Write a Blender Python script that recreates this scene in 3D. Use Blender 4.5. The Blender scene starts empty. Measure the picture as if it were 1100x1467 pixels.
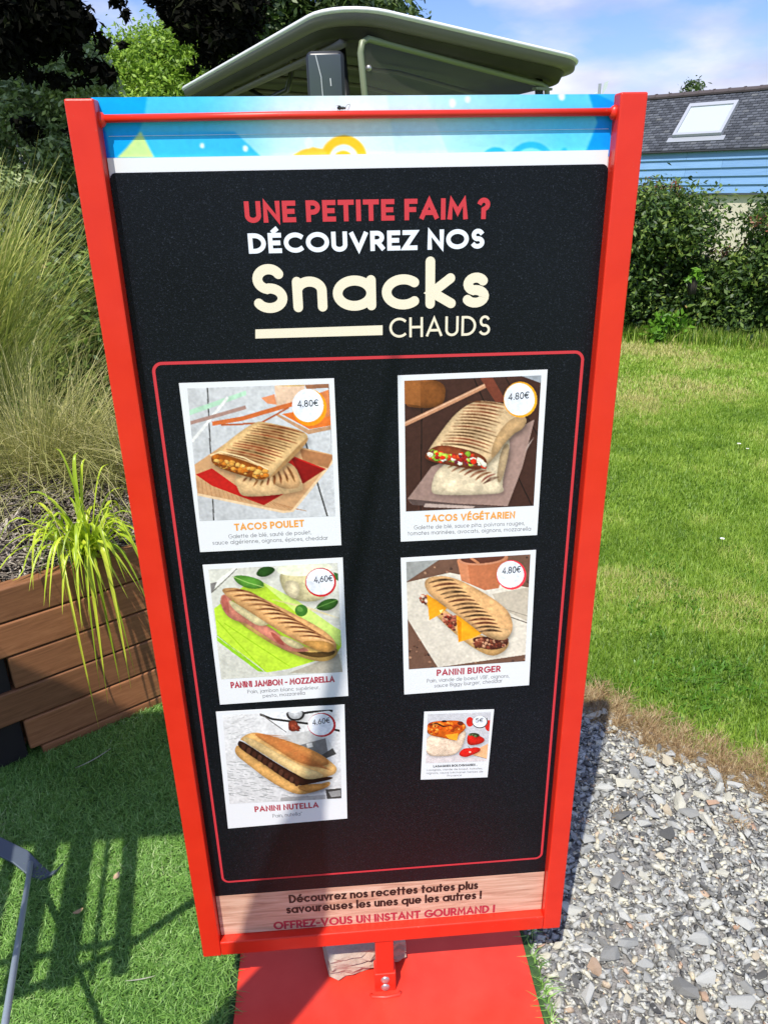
import bpy, bmesh, math, random
import numpy as np
from mathutils import Vector, Matrix
rnd = random.Random(7)
rs = np.random.RandomState(11)
S = bpy.context.scene
col = S.collection
PI = math.pi

# ------------------------------------------------------------------ camera, sky, sun, exposure
CAM_LOC = (-0.05616, -1.03197, 1.51636)
CAM_ROT = (1.1622851, 0.01767101, -0.07696974)
cd = bpy.data.cameras.new('camera')
cam = bpy.data.objects.new('camera', cd); col.objects.link(cam)
cam.location = CAM_LOC; cam.rotation_euler = CAM_ROT
cd.sensor_fit = 'VERTICAL'; cd.sensor_height = 24.0; cd.lens = 1090/1467*24.0
cd.clip_start = 0.02; cd.clip_end = 1000
S.camera = cam

SUN_D = Vector((0.2253, 0.4513, -0.8635)).normalized()
sd = bpy.data.lights.new('sun', 'SUN'); sd.energy = 4.4; sd.angle = math.radians(0.53); sd.color = (1.0, 0.955, 0.88)
sun = bpy.data.objects.new('sun', sd); col.objects.link(sun)
sun.rotation_euler = SUN_D.to_track_quat('-Z', 'Y').to_euler(); sun.location = (-3, -6, 12)

W = bpy.data.worlds.new('World'); S.world = W; W.use_nodes = True
nt = W.node_tree; nt.nodes.clear()
def nn(t, **k):
    n = nt.nodes.new(t)
    for a, b in k.items(): setattr(n, a, b)
    return n
sky = nn('ShaderNodeTexSky'); sky.sky_type = 'NISHITA'; sky.sun_disc = False
sky.sun_elevation = math.radians(59.7); sky.sun_rotation = math.radians(206.5)
sky.air_density = 1.3; sky.dust_density = 0.4; sky.ozone_density = 2.2
tc = nn('ShaderNodeTexCoord')
mp = nn('ShaderNodeMapping'); mp.inputs['Scale'].default_value = (1.0, 1.0, 2.6); mp.inputs['Location'].default_value = (0.35, 0.2, 0.1)
n1 = nn('ShaderNodeTexNoise'); n1.inputs['Scale'].default_value = 3.1; n1.inputs['Detail'].default_value = 9; n1.inputs['Roughness'].default_value = 0.52
cr = nn('ShaderNodeValToRGB'); cr.color_ramp.elements[0].position = 0.46; cr.color_ramp.elements[1].position = 0.60
mx = nn('ShaderNodeMixRGB'); ti = nn('ShaderNodeMixRGB', blend_type='MULTIPLY'); ti.inputs[0].default_value = 1; ti.inputs[2].default_value = (.58, .68, 1.08, 1)
n2 = nn('ShaderNodeTexNoise'); n2.inputs['Scale'].default_value = 7; n2.inputs['Detail'].default_value = 5
cc = nn('ShaderNodeValToRGB')
cc.color_ramp.elements[0].color = (3.6, 3.9, 5.4, 1); cc.color_ramp.elements[1].color = (6.0, 6.2, 7.2, 1)
cc.color_ramp.elements[0].position = 0.35; cc.color_ramp.elements[1].position = 0.65
bg = nn('ShaderNodeBackground'); bg.inputs['Strength'].default_value = 0.13
ow = nn('ShaderNodeOutputWorld')
L = nt.links.new
L(tc.outputs['Generated'], mp.inputs[0]); L(mp.outputs[0], n1.inputs['Vector']); L(mp.outputs[0], n2.inputs['Vector'])
L(n1.outputs['Fac'], cr.inputs[0]); L(cr.outputs[0], mx.inputs[0]); L(sky.outputs[0], ti.inputs[1]); L(ti.outputs[0], mx.inputs[1])
L(n2.outputs['Fac'], cc.inputs[0]); L(cc.outputs[0], mx.inputs[2]); L(mx.outputs[0], bg.inputs[0]); L(bg.outputs[0], ow.inputs[0])
S.view_settings.view_transform = 'Standard'; S.view_settings.look = 'None'
S.view_settings.exposure = 0.35; S.view_settings.gamma = 1.0
S.render.engine = 'CYCLES'

# ------------------------------------------------------------------ helpers
def lin(c):
    return tuple((x/255/12.92) if x/255 <= 0.04045 else ((x/255+0.055)/1.055)**2.4 for x in c)
class M:  # small node-material builder
    def __init__(s, name):
        s.m = bpy.data.materials.new(name); s.m.use_nodes = True; s.t = s.m.node_tree
        s.b = s.t.nodes['Principled BSDF']; s.o = s.t.nodes['Material Output']
    def n(s, t, **k):
        x = s.t.nodes.new(t)
        for a, b in k.items(): setattr(x, a, b)
        return x
    def l(s, a, b): s.t.links.new(a, b)
    def set(s, **k):
        for a, b in k.items(): s.b.inputs[a.replace('_', ' ')].default_value = b
        return s
    def coord(s, kind='Object', scale=(1, 1, 1)):
        c = s.n('ShaderNodeTexCoord'); m = s.n('ShaderNodeMapping'); m.inputs['Scale'].default_value = scale
        s.l(c.outputs[kind], m.inputs[0]); return m.outputs[0]
    def noise(s, vec, scale, detail=4, rough=0.55, dist=0.0):
        x = s.n('ShaderNodeTexNoise'); x.inputs['Scale'].default_value = scale; x.inputs['Detail'].default_value = detail
        x.inputs['Roughness'].default_value = rough; x.inputs['Distortion'].default_value = dist
        s.l(vec, x.inputs['Vector']); return x.outputs['Fac']
    def ramp(s, fac, stops):
        r = s.n('ShaderNodeValToRGB'); e = r.color_ramp.elements
        while len(e) < len(stops): e.new(0.5)
        for i, (p, c) in enumerate(stops): e[i].position = p; e[i].color = (*c, 1)
        s.l(fac, r.inputs[0]); return r.outputs[0]
    def mix(s, fac, a, b, mode='MIX'):
        x = s.n('ShaderNodeMixRGB', blend_type=mode)
        for v, i in ((fac, 0), (a, 1), (b, 2)):
            if isinstance(v, (float, int)): x.inputs[i].default_value = v
            elif isinstance(v, tuple): x.inputs[i].default_value = (*v, 1)
            else: s.l(v, x.inputs[i])
        return x.outputs[0]
    def bump(s, fac, strength=0.3, dist=0.01):
        x = s.n('ShaderNodeBump'); x.inputs['Strength'].default_value = strength; x.inputs['Distance'].default_value = dist
        s.l(fac, x.inputs['Height']); s.l(x.outputs[0], s.b.inputs['Normal']); return s
    def base(s, c): s.l(c, s.b.inputs['Base Color']); return s
    def attr(s, name): x = s.n('ShaderNodeAttribute'); x.attribute_name = name; return x
    def orand(s): return s.n('ShaderNodeObjectInfo').outputs['Random']
    def translucent(s, colsock, fac=0.3):
        tr = s.n('ShaderNodeBsdfTranslucent'); ms = s.n('ShaderNodeMixShader'); ms.inputs[0].default_value = fac
        s.l(colsock, tr.inputs[0]); s.l(s.b.outputs[0], ms.inputs[1]); s.l(tr.outputs[0], ms.inputs[2]); s.l(ms.outputs[0], s.o.inputs[0]); return s

def link(name, me, parent=None, mat=None):
    if mat is not None and len(me.materials) == 0:
        for m in (mat if isinstance(mat, (list, tuple)) else [mat]): me.materials.append(m)
    o = bpy.data.objects.new(name, me); col.objects.link(o)
    if parent: o.parent = parent
    return o
def from_bm(name, bm, mat, parent=None, smooth=False):
    bmesh.ops.recalc_face_normals(bm, faces=bm.faces)
    me = bpy.data.meshes.new(name); bm.to_mesh(me); bm.free()
    if smooth:
        for p in me.polygons: p.use_smooth = True
    return link(name, me, parent, mat)
def np_mesh(name, V, F, mat, parent=None, tone=None, smooth=False):
    """V (n,3), F (m,k) faces of equal size, tone (m,) face attribute"""
    V = np.asarray(V, dtype=np.float32); F = np.asarray(F, dtype=np.int32)
    me = bpy.data.meshes.new(name); k = F.shape[1]
    me.vertices.add(len(V)); me.vertices.foreach_set('co', V.ravel())
    me.loops.add(F.size); me.loops.foreach_set('vertex_index', F.ravel())
    me.polygons.add(len(F)); me.polygons.foreach_set('loop_start', np.arange(0, F.size, k, dtype=np.int32))
    try: me.polygons.foreach_set('loop_total', np.full(len(F), k, dtype=np.int32))
    except Exception: pass
    if smooth: me.polygons.foreach_set('use_smooth', np.ones(len(F), dtype=bool))
    me.update(calc_edges=True)
    if tone is not None:
        a = me.attributes.new('tone', 'FLOAT', 'FACE'); a.data.foreach_set('value', np.asarray(tone, dtype=np.float32))
    return link(name, me, parent, mat)
def thing(name, label, cat, loc=(0, 0, 0), rz=0, group=None):
    o = bpy.data.objects.new(name, None); col.objects.link(o); o.empty_display_size = 0.1
    o.location = loc; o.rotation_euler = (0, 0, rz); return tag(o, label, cat, group)
def tag(o, label=None, cat=None, group=None, kind=None):
    if label: o['label'] = label
    if cat: o['category'] = cat
    if group: o['group'] = group
    if kind: o['kind'] = kind
    return o
def box(bm, c, s, rot=None, bev=0.0, seg=2):
    r = bmesh.ops.create_cube(bm, size=1.0); vs = r['verts']
    for v in vs: v.co = Vector((v.co.x*s[0], v.co.y*s[1], v.co.z*s[2]))
    if bev > 0:
        es = list({e for v in vs for e in v.link_edges})
        g = bmesh.ops.bevel(bm, geom=es, offset=bev, segments=seg, affect='EDGES', profile=0.5)
        vs = list({v for f in g['faces'] for v in f.verts} | {v for v in vs if v.is_valid})
    mt = Matrix.Translation(c) @ (rot.to_4x4() if rot else Matrix.Identity(4))
    bmesh.ops.transform(bm, matrix=mt, verts=vs)
def bx(name, lo, hi, mat, parent=None, bev=0.0, seg=2, rot=None):
    bm = bmesh.new(); c = [(a+b)/2 for a, b in zip(lo, hi)]; s = [abs(b-a) for a, b in zip(lo, hi)]
    box(bm, c, s, rot, bev, seg); return from_bm(name, bm, mat, parent)
def tube(bm, pts, radii, seg=10, cap=True):
    pts = [Vector(p) for p in pts]; n = len(pts)
    if isinstance(radii, (int, float)): radii = [radii]*n
    rings = []; up = None
    for i, p in enumerate(pts):
        d = (pts[min(i+1, n-1)]-pts[max(i-1, 0)]).normalized()
        if up is None: up = Vector((0, 0, 1)) if abs(d.z) < 0.9 else Vector((1, 0, 0))
        a = d.cross(up).normalized(); b = a.cross(d).normalized(); up = b
        rings.append([bm.verts.new(p + radii[i]*(math.cos(2*PI*k/seg)*a + math.sin(2*PI*k/seg)*b)) for k in range(seg)])
    for i in range(n-1):
        for k in range(seg):
            bm.faces.new((rings[i][k], rings[i][(k+1) % seg], rings[i+1][(k+1) % seg], rings[i+1][k]))
    if cap: bm.faces.new(rings[0][::-1]); bm.faces.new(rings[-1])
def sheet(name, pts, z, mat, parent=None):
    bm = bmesh.new(); bm.faces.new([bm.verts.new((x, y, z)) for x, y in pts]); return from_bm(name, bm, mat, parent)

# ------------------------------------------------------------------ materials
def plain(name, c, rough=0.5, metal=0.0, **k):
    m = M(name); m.set(Base_Color=(*c, 1), Roughness=rough, Metallic=metal); m.set(**k); return m.m
def red_paint():
    m = M('red_powder_coat'); v = m.coord('Object', (1, 1, 1))
    f = m.noise(v, 18, 4); c = m.ramp(f, [(0.3, (0.70, 0.022, 0.008)), (0.7, (0.76, 0.030, 0.011))])
    sc = m.noise(v, 260, 2); sp = m.ramp(sc, [(0.715, (0, 0, 0)), (0.77, (.55, .55, .55))])
    c = m.mix(sp, c, (0.55, 0.25, 0.18)); m.base(c); rr = m.ramp(m.noise(v, 7, 5), [(.3, (.26, .26, .26)), (.7, (.46, .46, .46))]); m.l(rr, m.b.inputs['Roughness'])
    f2 = m.noise(v, 700, 2); m.bump(f2, 0.08, 0.001); return m.m
RED = red_paint()
def dusty_red():
    m = M('red_base_paint'); v = m.coord('Object')
    f = m.noise(v, 9, 6, 0.65); c = m.ramp(f, [(0.3, (0.66, 0.030, 0.013)), (0.75, (0.74, 0.055, 0.030))])
    sp = m.ramp(m.noise(v, 230, 3), [(0.74, (0, 0, 0)), (0.80, (.5, .5, .5))]); c = m.mix(sp, c, (0.70, 0.20, 0.14))
    m.base(c); m.set(Roughness=0.38); m.bump(m.noise(v, 300, 2), 0.06, 0.001); return m.m
RED_BASE = dusty_red()
STEEL = plain('galvanised_steel', (0.55, 0.52, 0.50), 0.35, 0.8)
BLACK = plain('black_plastic', (0.02, 0.02, 0.022), 0.4)
GREY_METAL = plain('blue_grey_metal', (0.10, 0.125, 0.155), 0.42, 0.3)
ROD_METAL = plain('light_grey_metal', (0.36, 0.42, 0.50), 0.4, 0.2)
WHITE = plain('white_vinyl', (0.80, 0.80, 0.80), 0.4, Specular_IOR_Level=.25)
def poster_black():
    m = M('black_textured_print'); v = m.coord('Object')
    g = m.noise(v, 520, 3, 0.75); s = m.ramp(g, [(0.52, (0.0028, 0.0033, 0.0055)), (0.64, (0.015, 0.018, 0.027)), (0.74, (0.09, 0.10, 0.135))])  # paler bluish flecks put the sheet's glare sparkle into the colour
    big = m.noise(v, 4, 3); s = m.mix(0.35, s, m.ramp(big, [(0.3, (0.002, 0.0024, 0.004)), (0.7, (0.008, 0.010, 0.016))]))
    m.base(s); m.set(Roughness=0.36, IOR=1.30); m.bump(g, 0.6, 0.0008); return m.m
POSTER = poster_black()
def ink(name, rough=0.45):
    m = M(name); a = m.attr('ink'); v = m.coord('Object'); f = m.noise(v, 160, 4, 0.7)
    k = m.ramp(f, [(0.25, (0.80, 0.80, 0.80)), (0.75, (1.06, 1.06, 1.06))])
    m.base(m.mix(.4, a.outputs['Color'], k, 'MULTIPLY')); m.set(Roughness=rough, Specular_IOR_Level=.2); return m.m
INK = ink('printed_photo_ink')
def flat(name, rgb, rough=0.45): return plain(name, lin(rgb), rough)
T_RED = flat('print_red', (205, 52, 62)); T_WHITE = flat('print_white', (236, 240, 248)); T_CREAM = flat('print_cream', (238, 226, 200))
T_ORANGE = flat('print_orange', (238, 160, 66)); T_GREY = flat('print_grey', (105, 103, 108)); T_DARK = flat('print_dark', (45, 45, 50))
T_PINK = flat('print_crimson', (178, 48, 68)); T_BLACK = flat('print_black', (20, 16, 16))
def print_wood():
    m = M('printed_wood_grain'); v = m.coord('Object', (1.5, 1, 22)); f = m.noise(v, 6, 8, 0.62, 0.6)
    c = m.ramp(f, [(0.25, lin((160, 112, 90))), (0.5, lin((212, 168, 142))), (0.75, lin((234, 202, 178)))])
    m.base(c); m.set(Roughness=0.45); return m.m
PWOOD = print_wood()
def timber(name, a, b, c3):
    m = M(name); v = m.coord('Object', (1.2, 9, 9)); f = m.noise(v, 4.5, 7, 0.62, 2.6)
    f2 = m.noise(m.coord('Object', (2.5, 60, 60)), 3.0, 5, 0.6, .3); g = m.mix(0.4, f, f2); c = m.ramp(g, [(0.25, a), (0.5, b), (0.75, c3)])
    r = m.ramp(m.orand(), [(0, (0.72, 0.72, 0.72)), (1, (1.15, 1.12, 1.08))]); c = m.mix(1.0, c, r, 'MULTIPLY')
    m.base(c); m.set(Roughness=0.62); m.bump(g, 0.15, 0.0008); return m.m
TIMBER = timber('brown_timber', (0.17, 0.062, 0.022), (0.31, 0.128, 0.050), (0.43, 0.195, 0.085))
GREYWOOD = timber('weathered_wood', (0.10, 0.08, 0.06), (0.18, 0.15, 0.11), (0.26, 0.22, 0.17))
def foliage(name, stops, tr=0.3, rough=0.5):
    m = M(name); c = m.ramp(m.attr('tone').outputs['Fac'], stops); m.base(c); m.set(Roughness=rough); m.translucent(c, tr); return m.m
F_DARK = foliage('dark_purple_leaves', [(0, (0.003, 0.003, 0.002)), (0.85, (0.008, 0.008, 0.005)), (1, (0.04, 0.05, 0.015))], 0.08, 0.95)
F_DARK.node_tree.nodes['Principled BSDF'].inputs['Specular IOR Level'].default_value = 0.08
F_LIME = foliage('lime_leaves', [(0, (0.10, 0.20, 0.015)), (0.6, (0.28, 0.45, 0.04)), (1, (0.45, 0.60, 0.09))], 0.35)
F_BIRCH = foliage('grey_green_leaves', [(0, (0.06, 0.10, 0.03)), (0.6, (0.25, 0.34, 0.11)), (1, (0.6, 0.66, 0.36))], 0.25)
F_MID = foliage('mid_green_leaves', [(0, (0.02, 0.045, 0.010)), (0.6, (0.06, 0.11, 0.02)), (1, (0.15, 0.21, 0.05))], 0.25)
F_HEDGE = foliage('hedge_leaves', [(0, (0.014, 0.035, 0.007)), (0.55, (0.06, 0.12, 0.018)), (0.85, (0.19, 0.29, 0.045)), (0.95, (0.32, 0.38, 0.08)), (1, (0.36, 0.14, 0.08))], 0.3, 0.5)
F_UNDER = foliage('undergrowth_leaves', [(0, (0.012, 0.028, 0.008)), (0.7, (0.05, 0.09, 0.02)), (1, (0.18, 0.25, 0.06))], 0.2)
F_BRIGHT = foliage('bright_green_leaves', [(0, (0.10, 0.24, 0.02)), (1, (0.20, 0.42, 0.04))], 0.35, 0.4)
F_GRASS = foliage('lawn_blades', [(0, (0.06, 0.15, 0.008)), (0.45, (0.215, 0.36, 0.030)), (0.78, (0.38, 0.53, 0.07)), (1, (0.58, 0.54, 0.20))], 0.4)
F_DRY = foliage('dry_grass_blades', [(0, (0.22, 0.13, 0.06)), (0.6, (0.48, 0.33, 0.16)), (1, (0.66, 0.54, 0.30))], 0.25)
F_TURF = foliage('turf_fibres', [(0, (0.08, 0.20, 0.030)), (0.6, (0.25, 0.47, 0.09)), (0.9, (0.40, 0.62, 0.19)), (1, (0.60, 0.66, 0.34))], 0.3, 0.45)
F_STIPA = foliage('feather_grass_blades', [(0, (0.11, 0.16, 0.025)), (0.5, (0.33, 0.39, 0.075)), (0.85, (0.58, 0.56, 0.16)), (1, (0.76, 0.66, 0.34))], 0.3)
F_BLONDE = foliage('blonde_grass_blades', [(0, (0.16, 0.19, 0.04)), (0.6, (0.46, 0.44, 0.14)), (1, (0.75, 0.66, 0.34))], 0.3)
F_SEDGE = foliage('yellow_green_leaf', [(0, (0.24, 0.38, 0.02)), (0.5, (0.48, 0.62, 0.03)), (1, (0.68, 0.75, 0.07))], 0.35, 0.35)
F_STRAW = foliage('dry_mulch', [(0, (0.06, 0.045, 0.035)), (0.5, (0.22, 0.18, 0.14)), (1, (0.48, 0.42, 0.34))], 0.05, 0.8)
def bark(name, a, b):
    m = M(name); v = m.coord('Object', (6, 6, 1.5)); f = m.noise(v, 5, 6, 0.65); m.base(m.ramp(f, [(0.3, a), (0.7, b)])); m.set(Roughness=0.85); m.bump(f, 0.6, 0.02); return m.m
BARK = bark('dark_bark', (0.02, 0.016, 0.012), (0.07, 0.055, 0.04)); BIRCHBARK = bark('pale_bark', (0.16, 0.15, 0.13), (0.5, 0.48, 0.44))
def lawn_mat():
    m = M('lawn_ground'); v = m.coord('Object'); f = m.noise(v, 1.4, 8, 0.7); g = m.noise(v, 40, 4, 0.7)
    c = m.ramp(f, [(0.3, (0.11, 0.22, 0.015)), (0.55, (0.22, 0.36, 0.03)), (0.72, (0.30, 0.40, 0.06))])
    c = m.mix(0.6, c, m.ramp(g, [(0.3, (0.06, 0.11, 0.016)), (0.7, (0.30, 0.42, 0.07))]))
    br = m.ramp(m.noise(v, 0.9, 3), [(0.66, (0, 0, 0)), (0.75, (0.7, 0.7, 0.7))]); c = m.mix(br, c, (0.24, 0.19, 0.08))
    m.base(c); m.set(Roughness=0.9); m.bump(g, 0.8, 0.02); return m.m
def soil_mat(name, a, b, sc=60):
    m = M(name); v = m.coord('Object'); f = m.noise(v, sc, 6, 0.7); m.base(m.ramp(f, [(0.3, a), (0.7, b)])); m.set(Roughness=0.95); m.bump(f, 0.9, 0.01); return m.m
LAWN = lawn_mat(); TURF_BASE = soil_mat('turf_backing', (0.03, 0.075, 0.02), (0.07, 0.14, 0.04), 90)
GRIT = soil_mat('grit', (0.12, 0.115, 0.11), (0.50, 0.48, 0.44), 130); SOIL = soil_mat('soil', (0.03, 0.022, 0.016), (0.10, 0.075, 0.055))
def stone_mat():
    m = M('slate_chippings'); ad = m.n('ShaderNodeMath', operation='ADD'); m.l(m.attr('tone').outputs['Fac'], ad.inputs[0]); m.l(m.orand(), ad.inputs[1])
    fr = m.n('ShaderNodeMath', operation='FRACT'); m.l(ad.outputs[0], fr.inputs[0])
    c = m.ramp(fr.outputs[0], [(0, (0.07, 0.07, 0.066)), (0.14, (0.19, 0.187, 0.172)), (0.4, (0.36, 0.362, 0.335)), (0.7, (0.52, 0.52, 0.475)), (0.92, (0.58, 0.55, 0.42)), (0.97, (0.56, 0.48, 0.34)), (0.992, (0.46, 0.30, 0.20))])
    v = m.coord('Object', (1, 2.5, 1)); f = m.noise(v, 90, 6, 0.7); k = m.ramp(f, [(0.3, (0.50, 0.50, 0.50)), (0.5, (.95, .95, .93)), (0.7, (1.25, 1.24, 1.2))])
    m.base(m.mix(1.0, c, k, 'MULTIPLY')); m.set(Roughness=0.75); m.bump(f, 0.6, 0.003); return m.m
STONE = stone_mat()

# ------------------------------------------------------------------ plane of the sign (homography of the photograph onto the poster plane)
YP = 0.018                         # the poster lies 18 mm behind the front of the frame
_R = np.array(cam.rotation_euler.to_matrix()); _C = np.array(CAM_LOC)
def on_plane(px, py, y=YP):
    d = _R @ np.array([(px-550)/1090, -(py-733.5)/1090, -1.0]); t = (y-_C[1])/d[1]; p = _C+t*d; return (p[0], p[2])

# single-stroke geometric alphabet: centre lines in a box of cap height 1
def arc(cx, cy, rx, ry, a0, a1, n=None):
    n = n or max(4, int(abs(a1-a0)/9)); return [(cx+rx*math.cos(math.radians(a0+(a1-a0)*i/n)), cy+ry*math.sin(math.radians(a0+(a1-a0)*i/n))) for i in range(n+1)]
XH = 0.66
def glyphs():
    g = {}; h = XH; r = h/2
    g['A'] = (.78, [[(0, 0), (.39, 1), (.78, 0)], [(.13, .30), (.65, .30)]])
    g['B'] = (.52, [[(0, 0), (0, 1)], [(.02, 1)]+arc(.26, .76, .22, .24, 90, -90)+[(.02, .52)], [(.04, .52)]+arc(.26, .26, .26, .26, 90, -90)+[(.02, 0)]])
    g['C'] = (.80, [arc(.48, .5, .48, .5, 48, 312)])
    g['D'] = (.68, [[(0, 0), (0, 1), (.18, 1)]+arc(.2, .5, .48, .5, 90, -90)+[(0, 0)]])
    g['E'] = (.46, [[(.46, 1), (0, 1), (0, 0), (.46, 0)], [(0, .51), (.40, .51)]])
    g['F'] = (.45, [[(.45, 1), (0, 1), (0, 0)], [(0, .50), (.38, .50)]])
    g['G'] = (.86, [arc(.48, .5, .48, .5, 48, 345)+[(.93, .46), (.56, .46)]])
    g['H'] = (.62, [[(0, 0), (0, 1)], [(.62, 0), (.62, 1)], [(0, .51), (.62, .51)]])
    g['I'] = (0, [[(0, 0), (0, 1)]])
    g['J'] = (.36, [[(.34, 1), (.34, .25)]+arc(.1, .25, .24, .25, 0, -120)])
    g['K'] = (.56, [[(0, 0), (0, 1)], [(.54, 1), (.04, .5), (.56, 0)]])
    g['L'] = (.42, [[(0, 1), (0, 0), (.42, 0)]])
    g['M'] = (.84, [[(0, 0), (.08, 1), (.42, .30), (.76, 1), (.84, 0)]])
    g['N'] = (.64, [[(0, 0), (0, 1), (.64, 0), (.64, 1)]])
    g['O'] = (.98, [arc(.49, .5, .49, .5, 90, 450)])
    g['P'] = (.50, [[(0, 0), (0, 1)], [(.02, 1)]+arc(.24, .72, .26, .28, 90, -90)+[(.02, .44)]])
    g['R'] = (.54, [[(0, 0), (0, 1)], [(.02, 1)]+arc(.24, .72, .26, .28, 90, -90)+[(.02, .44)], [(.26, .44), (.54, 0)]])
    g['S'] = (.48, [arc(.25, .745, .22, .255, 30, 270, 20)[:-1]+arc(.24, .255, .25, .255, 90, -150, 20)])
    g['T'] = (.60, [[(0, 1), (.6, 1)], [(.3, 1), (.3, 0)]])
    g['U'] = (.60, [[(0, 1), (0, .3)]+arc(.3, .3, .3, .3, 180, 360)+[(.6, 1)]])
    g['V'] = (.74, [[(0, 1), (.37, 0), (.74, 1)]])
    g['X'] = (.6, [[(0, 1), (.6, 0)], [(.6, 1), (0, 0)]])
    g['Y'] = (.6, [[(0, 1), (.3, .5), (.6, 1)], [(.3, .5), (.3, 0)]])
    g['Z'] = (.56, [[(0, 1), (.56, 1), (0, 0), (.56, 0)]])
    g['É'] = (.46, g['E'][1]+[[(.16, 1.22), (.34, 1.40)]])
    g['0'] = (.52, [arc(.26, .5, .26, .5, 90, 450)])
    g['4'] = (.56, [[(.40, 0), (.40, 1), (0, .26), (.56, .26)]])
    g['5'] = (.5, [[(.45, 1), (.08, 1), (.04, .56)]+arc(.22, .32, .28, .32, 110, -140)])
    g['6'] = (.5, [arc(.25, .3, .25, .3, 130, 490), [(.03, .45), (.34, 1)]])
    g['8'] = (.5, [arc(.25, .76, .21, .24, 90, 450), arc(.25, .26, .25, .26, 90, 450)])
    g['€'] = (.62, [arc(.38, .5, .34, .5, 52, 308), [(-.06, .6), (.46, .6)], [(-.06, .4), (.42, .4)]])
    g['.'] = (0, [[(0, -.01), (0, .03)]]); g[','] = (.03, [[(.03, .04), (-.02, -.16)]]); g['-'] = (.26, [[(0, .40), (.26, .40)]])
    g['!'] = (0, [[(0, 1), (0, .32)], [(0, -.01), (0, .04)]]); g['*'] = (.2, [[(0, .8), (.2, 1)], [(0, 1), (.2, .8)]])
    g['?'] = (.42, [arc(.2, .74, .22, .26, 160, -60)+[(.2, .44), (.2, .34)], [(.2, -.01), (.2, .04)]])
    bowl = arc(r, r, r, r, 90, 450)
    g['a'] = (h, [bowl, [(h, 0), (h, h)]]); g['o'] = (h, [bowl]); g['b'] = (h, [bowl, [(0, 0), (0, 1.05)]]); g['d'] = (h, [bowl, [(h, 0), (h, 1.05)]])
    g['p'] = (h, [bowl, [(0, -.32), (0, h)]]); g['q'] = (h, [bowl, [(h, -.32), (h, h)]]); g['g'] = (h, [bowl, [(h, h), (h, -.08)]+arc(r, -.08, r, .24, 0, -150)])
    g['c'] = (.56, [arc(r, r, r, r, 48, 312)]); g['e'] = (h, [[(0.04, r), (h-.04, r)], arc(r, r, r, r, 0, 315)])
    g['é'] = (h, g['e'][1]+[[(r-.02, .88), (r+.14, 1.04)]])
    g['n'] = (.48, [[(0, 0), (0, h)], [(0, .30)]+arc(.24, h-.25, .24, .25, 180, 0)+[(.48, 0)]])
    g['h'] = (.48, [[(0, 0), (0, 1.05)], [(0, .30)]+arc(.24, h-.25, .24, .25, 180, 0)+[(.48, 0)]])
    g['m'] = (.84, [[(0, 0), (0, h)], [(0, .30)]+arc(.21, h-.22, .21, .22, 180, 0)+[(.42, 0)], [(.42, .30)]+arc(.63, h-.22, .21, .22, 180, 0)+[(.84, 0)]])
    g['u'] = (.46, [[(0, h), (0, .24)]+arc(.23, .24, .23, .24, 180, 360)+[(.46, h)], [(.46, 0), (.46, .3)]])
    g['r'] = (.27, [[(0, 0), (0, h)], [(0, .32)]+arc(.27, .36, .27, .30, 180, 95)])
    g['s'] = (.36, [arc(.19, h*.745, .16, h*.255, 30, 270, 14)[:-1]+arc(.18, h*.255, .18, h*.255, 90, -150, 14)])
    g['t'] = (.30, [[(.13, .95), (.13, 0)], [(0, h), (.30, h)]]); g['f'] = (.30, [arc(.30, .80, .17, .25, 80, 180)+[(.13, 0)], [(0, h), (.28, h)]])
    g['i'] = (0, [[(0, 0), (0, h)], [(0, .90), (0, .95)]]); g['j'] = (.02, [[(.02, h), (.02, -.2), (-.1, -.28)], [(.02, .90), (.02, .95)]]); g['l'] = (0, [[(0, 0), (0, 1.05)]])
    g['k'] = (.42, [[(0, 0), (0, 1.10)], [(.40, h), (.04, .30), (.42, 0)]])
    g['v'] = (.48, [[(0, h), (.24, 0), (.48, h)]]); g['x'] = (.44, [[(0, h), (.44, 0)], [(.44, h), (0, 0)]]); g['y'] = (.48, [[(0, h), (.26, 0)], [(.48, h), (.12, -.32)]])
    g['z'] = (.42, [[(0, h), (.42, h), (0, 0), (.42, 0)]]); g['V'] = g['V']
    return g
G = glyphs()
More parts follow.
